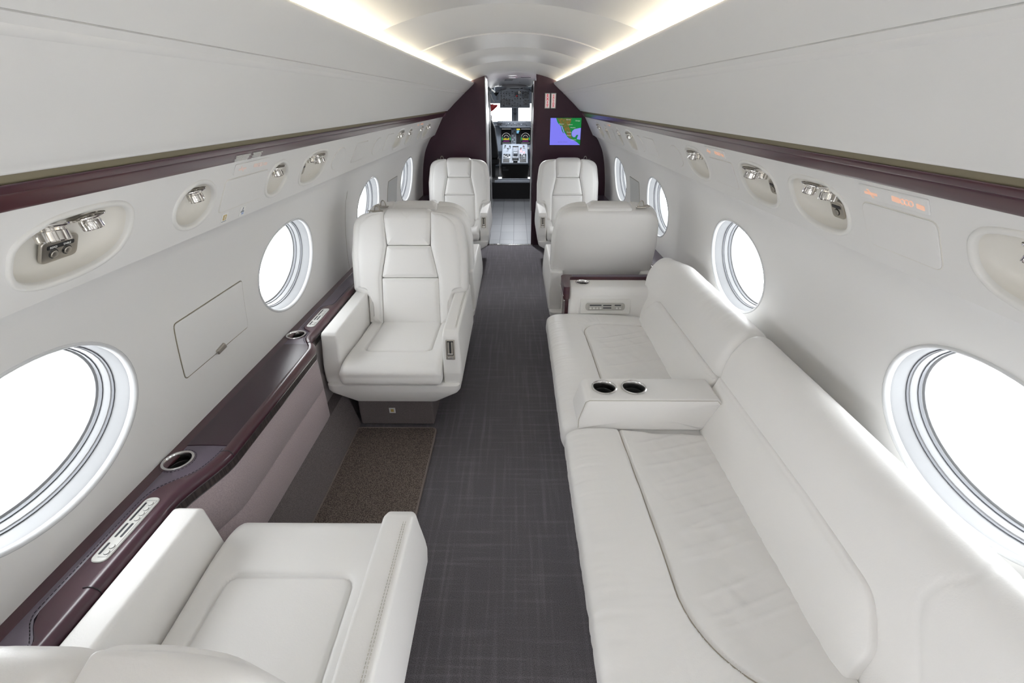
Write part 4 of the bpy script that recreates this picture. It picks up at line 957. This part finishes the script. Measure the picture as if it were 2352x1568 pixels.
# ------------------------------------------------------------------ club seats
BP0 = Vector((0, .262, .44)); BD = Vector((0, -.17, .62)).normalized(); BN = Vector((0, BD.z, -BD.y))
def back_pt(u, w_, h): 
    # gentle wrap: sides come forward a little, lower part straight
    return Vector((u, 0, 0)) + BP0 + BD * w_ + BN * (h + .10 * u * u)
def chair(name_label, x, y, rot, aisle, ped_off, lod=1.0, sticker=False, lean=-.17):
    global BD, BN
    BD = Vector((0, lean, .62)).normalized(); BN = Vector((0, BD.z, -BD.y))
    t = thing('club_seat', (x, y, 0), name_label, 'seat', None, rot)
    L = M['leather']
    # back shell with rounded shoulders
    so = rpoly([(-.250, -.06, .02), (-.250, .16, .02), (-.332, .185, .03), (-.332, .40, .05), (-.305, .635, .13), (.305, .635, .13), (.332, .40, .05), (.332, .185, .03), (.250, .16, .02), (.250, -.06, .02)], .03, 8)
    mk('back_shell', pad(so, -.135, -.045, .018, .0, back_pt, rb=.03, puffb=.014, cen=Vector((0, .33))), M['leather'], t, smooth=75)
    for s in (-1, 1):
        b = [(-.252, .0, .015), (-.252, .165, .02), (-.334, .19, .035), (-.334, .40, .05), (-.306, .625, .12), (-.134, .640, .012), (-.127, .455, .02), (-.166, .27, .02), (-.170, .0, .01)]
        pts = [(-s * -1 * p[0] if s < 0 else -p[0], p[1], p[2]) for p in b]
        pts = [(p[0] * (1 if s < 0 else -1), p[1], p[2]) for p in b]
        o_ = rpoly(pts, .022, 6); 
        f = pad(o_, -.060, .004, lambda p: .009 + .031 * ss(abs(p.x), .175, .29), .013, back_pt, rb=.01, arcn=6, cen=lambda p: Vector((s * (.212 + .034 * ss(p.y, .10, .22) - .028 * ss(p.y, .25, .55)), max(.05, min(.565, p.y)))))
        mk('side_bolster', f, L, t, smooth=80)
    o_ = rpoly([(-.170, -.01, .012), (.170, -.01, .012), (.165, .268, .012), (-.165, .268, .012)], .03, 4)
    mk('lower_back_pad', pad(o_, -.05, -.004, .009, .012, back_pt), L, t, smooth=70)
    o_ = rpoly([(-.164, .270, .012), (.164, .270, .012), (.126, .452, .012), (-.126, .452, .012)], .03, 4)
    mk('upper_back_pad', pad(o_, -.05, -.003, .009, .012, back_pt), L, t, smooth=70)
    def hr(u, w_, h):   # headrest curls over the top
        k = max(0.0, w_ - .575); p = back_pt(u, min(w_, .575) + .05 * math.sin(min(k / .05, PI / 2)), h - .05 * (1 - math.cos(min(k / .05, PI / 2))) - max(0, k - .0785))
        return p
    o_ = rpoly([(-.122, .454, .012), (.122, .454, .012), (.134, .60, .02), (.134, .735, .01), (-.134, .735, .01), (-.134, .60, .02)], .02, 4)
    def hr2(u, w_, h):
        R_ = .055; w0 = .590
        if w_ <= w0: return back_pt(u, w_, h)
        th = min((w_ - w0) / R_, PI / 2); ex = max(0, (w_ - w0) - R_ * PI / 2); r_ = R_ + h
        return back_pt(u, w0 + r_ * math.sin(th), -R_ + r_ * math.cos(th) - ex)
    mk('headrest', pad(o_, -.02, .006, .012, .012, hr2, rb=.004, steps=(.1, .25, .45, .7, 1)), M['leather'], t, smooth=75)
    if lod < 1:
        for sx_ in (-1, 1):
            for du in (0, .006): stitch_line([hr2(sx_ * (.112 - du + .012 * min(1, max(0, (w_ - .454) / .146))), w_, .0185) for w_ in [.47 + .02 * i for i in range(7)]], .0006, M['stitch'], t, .005, .003)
    # coat hook on the window side of the top
    wx = -aisle * .19
    hk = mk('hook_base', xf(box(-.03, .03, -.012, .012, 0, .008), lambda v: back_pt(wx, .642, -.09) + v), M['satin'], t, smooth=0, bev=.003)
    mk('coat_ring', path_tube([back_pt(wx + .016 * math.cos(a) , .645 + .034 * math.sin(a), -.085 + .01 * math.sin(a)) for a in [PI * i / 12 for i in range(13)]], .0032, 8), M['satin'], hk)
    mk('clip', path_tube([back_pt(wx - aisle * .035 + .018 * math.cos(a), .647, -.08 + .010 * math.sin(a)) for a in [2 * PI * i / 14 for i in range(14)]], .0028, 6, True), M['satin'], hk)
    # seat cushion: side profile (y, z) swept across x, seam sunk into the skin
    pr = [Vector(p) for p in ((.235, .352), (.74, .352), (.803, .358), (.824, .380), (.827, .408), (.812, .435), (.775, .452), (.70, .458), (.45, .452), (.25, .447), (.235, .44))]
    pr = smooth_loop(pr, 2)
    def disp(a, b, x_, na, nb):
        if nb < .15 and a < .7: return 0
        r_ = .035; hx, yf = .172, .632
        qx = abs(x_) - hx + r_; qy = a - yf + r_
        s = (r_ - math.hypot(max(qx, 0), max(qy, 0))) if (qx > 0 or qy > 0) else r_ - max(qx, qy) 
        if qx <= 0 and qy <= 0: s = r_ + min(-qx, -qy)
        m_ = ss(nb, .3, .8)
        d = -.010 * math.exp(-(s / .0042) ** 2)
        if s < 0: d += .013 * (1 - math.exp(s / .02)) * (ss(a, .45, .7) * .8 + .35)
        else: d += .006 * (1 - math.exp(-s / .02)) + .002 * noise.noise(Vector((x_ * 9, a * 9, x + y)))
        cr = math.exp(-((qx + qy) / .03) ** 2) if (s < 0 and qx > 0 and qy > 0) else 0
        d += .0018 * cr * math.sin(300 * (qx - qy) * .6)
        return d * m_
    st = .0052 * lod
    mk('seat_cushion', sweep(pr, -.250, .250, st, .030, lambda a, b, t_: Vector((t_, a, b)), disp, st), L, t, smooth=180)
    # armrests
    for s in (-1, 1):
        is_a = (s == aisle)
        zt = .618; w_ = .080
        o_ = rpoly([(.05, .345, .01), (.765, .345, .012), (.769, .41, .03), (.735, .595, .03), (.70, zt, .03), (.05, zt, .02)], .035, 6) if is_a else \
             rpoly([(.05, .345, .01), (.762, .345, .012), (.758, .41, .03), (.735, .60, .018), (.722, zt - .004, .018), (.05, zt - .004, .02)], .035, 5)
        x0 = .254
        def fa(u, v_, h):
            bulge = .012 * math.exp(-((v_ - .42) / .12) ** 2) if h > .04 else 0
            return Vector((s * (x0 + h + bulge), u, v_))
        f = pad(o_, 0.0, w_, .014, .002, fa, rb=.012, steps=(.1, .25, .45, .7, 1), arcn=5)
        ar = mk('armrest', f, L, t, smooth=60)
        # top edge welts
        for hh in (.010, w_ - .010):
            e = [(u, v_) for u, v_ in ((.72, .600), (.70, .6165), (.60, .6185), (.35, .6185), (.10, .6185))] if is_a else [(.745, .60), (.735, .612), (.60, .6145), (.35, .6145), (.10, .6145)]
        if is_a:
            def fp(u, v_, h):   # control recess on the sloping front face
                z = .535 + v_ * .85; k = (z - .40) / (.595 - .40); yy = .770 - .035 * k
                return Vector((s * (x0 + .040 + u), yy + h, z))
            fo = rpoly([(-.022, -.062, .005), (.022, -.062, .005), (.022, .055, .005), (-.022, .055, .005)], .03, 3)
            cp = mk('control_bezel', pad(fo, -.01, .004, .002, 0, fp), M['satin'], ar, smooth=40)
            fi = rpoly([(-.016, -.036, .002), (.016, -.036, .002), (.016, .049, .002), (-.016, .049, .002)], .03, 2)
            mk('slot', pad(fi, .0, .0046, .0003, 0, fp), M['black'], cp, smooth=0)
            for dx in (-.009, .009): mk('slide', pad(rpoly([(dx - .0045, -.030, .001), (dx + .0045, -.030, .001), (dx + .0045, .043, .001), (dx - .0045, .043, .001)], .03, 2), .003, .0056, .0004, 0, fp), M['satin'], cp, smooth=0)
            mk('lever', pad(rpoly([(-.013, -.030, .003), (.013, -.030, .003), (.013, -.020, .003), (-.013, -.020, .003)], .03, 2), .003, .012, .002, 0, fp), M['chrome'], cp, smooth=40)
            mk('latch', pad(rpoly([(-.013, -.057, .003), (.013, -.057, .003), (.013, -.043, .003), (-.013, -.043, .003)], .03, 2), .003, .009, .002, 0, fp), M['silver'], cp, smooth=40)
            # double stitched seam along the outer top edge and down the front
            if lod <= 1.0:
                for hh in (w_ - .014, w_ - .020):
                    stitch_line([(s * (x0 + hh), u, v_) for u, v_ in ((.10, .6190), (.40, .6192), (.66, .6192), (.690, .6165))], .0009, M['stitch'], ar, .005, .003)
                mk('piping', path_tube([(s * (x0 + w_ - .017), u, v_) for u, v_ in ((.10, .6175), (.40, .6178), (.66, .6178), (.690, .615))], .0014, 6), L, ar)
    # lower shell, tapering in towards the floor
    def rect(hx, y0_, y1_, z, r_):
        return [Vector((p.x, p.y, z)) for p in rpoly([(-hx, y0_, r_), (hx, y0_, r_), (hx, y1_, r_), (-hx, y1_, r_)], 10, 5)]
    mk('skirt', loft([rect(.19, .10, .72, .232, .03), rect(.212, .08, .756, .232, .03), rect(.220, .072, .765, .238, .035), rect(.322, .01, .785, .300, .035), rect(.334, -.002, .789, .318, .035), rect(.335, -.002, .789, .346, .035), rect(.328, .006, .782, .352, .03)]), L, t, smooth=40)
    mk('back_lower', pad(rpoly([(-.255, .30, .02), (.255, .30, .02), (.255, .47, .02), (-.255, .47, .02)], .05, 4), 0.03, .20, .02, 0, lambda u, v_, h: Vector((u, .235 - h, v_))), L, t, smooth=60)
    pdo = ped_off
    pb = mk('pedestal', box(pdo - .205, pdo + .205, .14, .655, 0, .235), M['riser'], t, smooth=0, bev=.012, seg=3)
    if sticker:
        q = mk('life_vest_sticker', box(pdo - .017 + .02, pdo + .017 + .02, .654, .6565, .082, .116), M['white'], t, smooth=0, label='small white sticker with gold vest symbol')
        mk('symbol', join(box(pdo + .012, pdo + .028, .656, .6572, .090, .108)), M['gold'], q, smooth=0)
    return t
S1 = chair('white leather club seat facing the camera on the left, in front of the brown mat', -.590, 2.69, PI, -1, .045, 1.0, True)
S2 = chair('white leather seat back to back behind the near left seat, seen only from above', -.590, 2.80, 0, 1, -.03, 1.8)
S3 = chair('white leather seat seen from behind beyond the end of the sofa', .588, 2.80, 0, -1, .03, 1.4)
S4 = chair('white leather club seat against the dark wall left of the doorway', -.590, 5.32, PI, -1, .03, 1.8)
S5 = chair('white leather club seat against the dark wall right of the doorway, under the map screen', .588, 5.32, PI, 1, -.03, 1.8)
S6 = chair('white leather seat in the left foreground, seen from above and behind its backrest', -.590, .165, 0, 1, -.03, .9, False, -.145)

# ------------------------------------------------------------------ sofa
so = thing('sofa', (.6, 1.4, 0), 'long white leather sofa along the right wall with a centre armrest', 'sofa')
OFF = Vector((.6, 1.4, 0))
def S(vf): return xf(vf, lambda v: v - OFF)
SEAM_Y = 1.425
NEAR_END = .28
def seat_prof(x0): 
    return smooth_loop([Vector(p) for p in ((x0 + .055, .300), (x0 + .012, .345), (x0, .40), (x0 + .006, .440), (x0 + .035, .466), (x0 + .09, .476), (.45, .474), (.62, .468), (.79, .455), (.80, .44), (.80, .30))], 2)
def rsd(x_, y_, xa, yb, r_, sg):
    """distance inside the region x > xa and sg*(y - yb) > 0, rounded corner radius r_"""
    qx = r_ - (x_ - xa); qy = r_ - sg * (y_ - yb)
    if qx > 0 and qy > 0: return r_ - math.hypot(qx, qy)
    return r_ - max(qx, qy)
def seat_disp(xa, yb, r_, sg, seed, yfix):
    def disp(a, b, y_, na, nb):
        m_ = ss(nb, .1, .7)
        s = rsd(a, y_, xa + (.012 * math.sin((y_ - yfix) * 3)), yb, r_, sg)
        d = 0
        if m_ > 0:
            d = -.013 * math.exp(-(s / .0048) ** 2)
            if s < 0: d += .010 * (1 - math.exp(s / .03)) * math.exp(s / .4)
            else:
                d += -.004 + .004 * math.exp(-s / .03) - .010 * math.exp(-((a - .60) / .16) ** 2) * ss(s, 0, .12)
                v = Vector((a * 5 + seed, y_ * 4, .3)); f = abs(noise.noise(v)); 
                ang = Vector((a * 16 + y_ * 9 + seed, y_ * 5 - a * 3, seed)); 
                d += .0050 * max(0, noise.noise(ang)) * ss(s, 0, .05) + .0025 * noise.noise(Vector((a * 4, y_ * 3, seed)))
                d += .0042 * (1 - abs(noise.noise(Vector((a * 6 - y_ * 16, y_ * 2, seed + 5))))) ** 10 * ss(s, .02, .09)
            # gathers across the rounded corner of the border
            qx = r_ - (a - xa); qy = r_ - sg * (y_ - yb)
            if s < 0 and s > -.16 and qy > -.06 and qx > 0:
                th = math.atan2(max(qy, -.06), qx)
                d += .0040 * math.exp((s + .0) / .07) * noise.noise(Vector((th * 26, s * 8, seed))) 
            d *= m_
        # fine creases running round the nose
        if a < xa - .02:
            k = math.exp(-((a - .245) / .07) ** 2)
            d += k * (.0020 * noise.noise(Vector((y_ * 75, a * 9, seed))) + .0018 * noise.noise(Vector((y_ * 32, a * 5 + b * 5, seed + 3))))
            d += .0022 * noise.noise(Vector((a * 3, y_ * 3.5, seed + 9)))
        return d
    return disp
mk('seat_cushion', S(sweep(seat_prof(.212), NEAR_END, SEAM_Y - .002, .0055, .022, lambda a, b, t_: Vector((a, t_, b)), seat_disp(.432, .50, .26, 1, 1.3, .2), .0055)), M['leather'], so, smooth=180)
mk('seat_cushion', S(sweep(seat_prof(.204), SEAM_Y + .002, 2.515, .0055, .040, lambda a, b, t_: Vector((a, t_, b)), seat_disp(.405, 2.375, .12, -1, 4.7, 1.2), .0055)), M['leather'], so, smooth=180)
def seam_path(xa, yb, r_, sg, y_far, yfix):
    P = [(xa + .012 * math.sin((y_ - yfix) * 3), y_) for y_ in [y_far + (yb + sg * r_ - y_far) * i / 30 for i in range(31)]]
    x0 = P[-1][0]
    P += [(x0 + r_ - r_ * math.cos(a), yb + sg * r_ - sg * r_ * math.sin(a)) for a in [PI / 2 * i / 16 for i in range(1, 17)]]
    P += [(x0 + r_ + (.77 - x0 - r_) * i / 4, yb) for i in range(1, 5)]
    return [Vector((x, y, (.4735 if x < .45 else .4735 - (x - .45) * .045) - .0085)) for x, y in P]
mk('seam', S(path_tube(seam_path(.432, .50, .26, 1, 1.41, .2), .0016, 6)), M['seamline'], so)
mk('seam', S(path_tube(seam_path(.405, 2.375, .12, -1, 1.44, 1.2), .0016, 6)), M['seamline'], so)
mk('seat_skirt', S(loft([[(.262, y, .32), (.270, y, .20), (.287, y, .0), (.85, y, .0), (.85, y, .32)] for y in (NEAR_END, 1.4, 2.50)])), M['leather'], so, smooth=30)
mk('plinth_seam', S(path_tube([(.2725, y, .15) for y in (NEAR_END, 2.5)], .0012, 5)), M['stitch'], so)
# backrests
bp = smooth_loop([Vector(p) for p in ((.83, .32), (.795, .42), (.808, .50), (.842, .585), (.838, .66), (.852, .735), (.886, .792), (.925, .818), (.968, .816), (1.008, .79), (1.036, .74), (1.052, .64), (1.060, .50), (1.060, .32))], 2)
def back_disp(seed, y0_, y1_, near):
    def disp(a, b, y_, na, nb):
        m_ = ss(b, .60, .70)
        d = .003 * noise.noise(Vector((b * 5, y_ * 2.5, seed)))
        top = ss(nb, .3, .9)
        d += top * (.0018 * noise.noise(Vector((y_ * 22, a * 10, seed))) + .001 * noise.noise(Vector((y_ * 50, a * 20, seed)))) * m_ * (0.3 if near else 1)
        if near:   # stitched seam near the end of the back
            yy = .585 - .11 * ss(.80 - b, .06, .30) - .02 * math.exp(-((b - .80) / .03) ** 2)
            if b > .45: d += -.0045 * math.exp(-((y_ - yy) / .004) ** 2)
        return d
    return disp
mk('backrest', S(sweep(bp, NEAR_END - .35, 1.553, .008, .018, lambda a, b, t_: Vector((a, t_, b)), back_disp(2.2, 0, 0, True), .010)), M['leather'], so, smooth=180)
def farmap(a, b, t_):
    k = ss(t_, 2.35, 2.62); return Vector((a - .035 * k, t_, b - .025 * k * ss(b, .5, .8)))
mk('backrest', S(sweep(bp, 1.557, 2.64, .010, .050, farmap, back_disp(7.1, 0, 0, False), .010)), M['leather'], so, smooth=180)
LQ = catmull([(.760, .425), (.775, .475), (.800, .535), (.822, .585), (.836, .625), (.836, .66)], 6)
LQL = sum((LQ[i + 1] - LQ[i]).length for i in range(len(LQ) - 1))
def lum(u, v_, h):
    v2 = max(0, min(LQL - .002, v_)); p = Pw(v2, LQ); q = Pw(min(LQL, v2 + .01), LQ); t_ = (q - p).normalized(); nn = Vector((-t_.y, t_.x)); kk = ss(u, 2.30, 2.55)
    return Vector((p.x + nn.x * h - .02 * kk, u, p.y + nn.y * h)) - OFF
lo_ = rpoly([(.555, .0, .02), (1.549, .0, .008), (1.549, .222, .008), (.93, .222, .10), (.66, .205, .10), (.570, .12, .07)], .025, 8)
mk('lumbar_pad', flipf(pad(lo_, -.04, .006, .012, .009, lum, rb=.004, steps=(.08, .2, .4, .65, 1), cen=Vector((1.08, .11)))), M['leather'], so, smooth=80)
lo_ = rpoly([(1.560, .0, .008), (2.46, .0, .01), (2.45, .12, .05), (2.40, .195, .05), (1.560, .205, .008)], .025, 8)
mk('lumbar_pad', flipf(pad(lo_, -.04, .006, .012, .008, lum, rb=.004, steps=(.08, .2, .4, .65, 1), cen=Vector((2.0, .10)))), M['leather'], so, smooth=80)
# centre armrest
ao = rpoly([(.270, .455, .012), (.262, .50, .03), (.292, .603, .035), (.792, .603, .012), (.812, .585, .012), (.765, .47, .03), (.755, .455, .01)], .03, 6)
am = mk('centre_armrest', S(pad(ao, 0, .158, .012, 0, lambda u, v_, h: Vector((u, 1.583 - h, v_)), steps=(1,))), M['leather'], so, smooth=50)
am.data.update()
for cx_ in (.372, .489):
    cut(am, S(tube((cx_, 1.508, .53), (cx_, 1.508, .66), .0445, n=40)))
    cup(am, cx_ - OFF.x, 1.508 - OFF.y, .6035, .050, .065)
mk('piping', S(path_tube([(x_, 1.427, z_) for x_, z_ in ((.268, .47), (.268, .51), (.290, .590), (.305, .598), (.60, .598), (.79, .598), (.805, .582))], .0016, 6)), M['stitch'], am)

# ------------------------------------------------------------------ cabinet at the far end of the sofa
cb = thing('end_cabinet', (.56, 2.62, 0), 'dark wood cabinet with a white leather armrest front at the far end of the sofa', 'cabinet')
CO = Vector((.56, 2.62, 0))
def K(vf): return xf(vf, lambda v: v - CO)
mk('body', K(join(box(.325, .79, 2.57, 2.735, .0, .585), box(.79, 1.05, 2.66, 2.735, .0, .585))), M['mahog'], cb, smooth=0, bev=.006)
fo = rpoly([(.306, 2.518, .02), (.306, 2.742, .035), (1.05, 2.742, .01), (1.05, 2.690, .004), (.36, 2.690, .02), (.342, 2.518, .006)], .05, 5)
def plate(name, o_, z0, z1, r_, m_): return mk(name, K(pad(o_, z0, z1, r_, 0, lambda u, v_, h: Vector((u, v_, h)), steps=(1,))), m_, cb, smooth=50)
def solid(o_, z0, z1):
    n = len(o_); V = [Vector((p.x, p.y, z0)) for p in o_] + [Vector((p.x, p.y, z1)) for p in o_]
    return V, [tuple(range(n - 1, -1, -1)), tuple(range(n, 2 * n))] + [(i, (i + 1) % n, (i + 1) % n + n, i + n) for i in range(n)]
mk('wood_frame', K(solid(fo, .560, .638)), M['mahog'], cb, smooth=40, bev=.006)
mk('plum_top', K(box(.375, 1.05, 2.698, 2.728, .630, .6405)), M['pleather'], cb, smooth=0, bev=.002)
mk('metal_line', K(path_tube([(.3055, 2.520, .583), (.3055, 2.72, .583)], .002, 5)), M['silver'], cb)
mk('side_button', K(tube((.326, 2.60, .52), (.318, 2.60, .52), .010, n=14)), M['silver'], cb)
lo2 = rpoly([(.345, .40, .01), (.345, .585, .03), (.362, .622, .02), (.84, .630, .02), (.84, .40, .01)], .03, 6)
pd = mk('leather_pad', K(pad(rpoly([(2.515, .40, .01), (2.690, .40, .01), (2.690, .622, .010), (2.555, .624, .035), (2.530, .58, .03)], .03, 6), .345, .835, .014, 0, lambda u, v_, h: Vector((h, u, v_)), steps=(1,))), M['leather'], cb, smooth=50)
cut(pd, K(tube((.432, 2.632, .56), (.432, 2.632, .70), .0395, n=36)))
cup(cb, .432 - CO.x, 2.632 - CO.y, .6235, .044, .055)
def face(u, v_, h): return Vector((.560 + u, 2.5225 - h - (.50 - .50), .515 + v_)) - CO + Vector((0, .012 * (v_ / .06) + .0, 0))
mk('control_bezel', pad(rpoly([(-.150, -.045, .012), (.150, -.045, .012), (.150, .045, .012), (-.150, .045, .012)], .03, 4), -.005, .007, .004, 0, face), M['plastic'], cb, smooth=50)
ctl_plate(cb, lambda u, v_, h: face(-u, v_, h + .006), .235, .044, True)
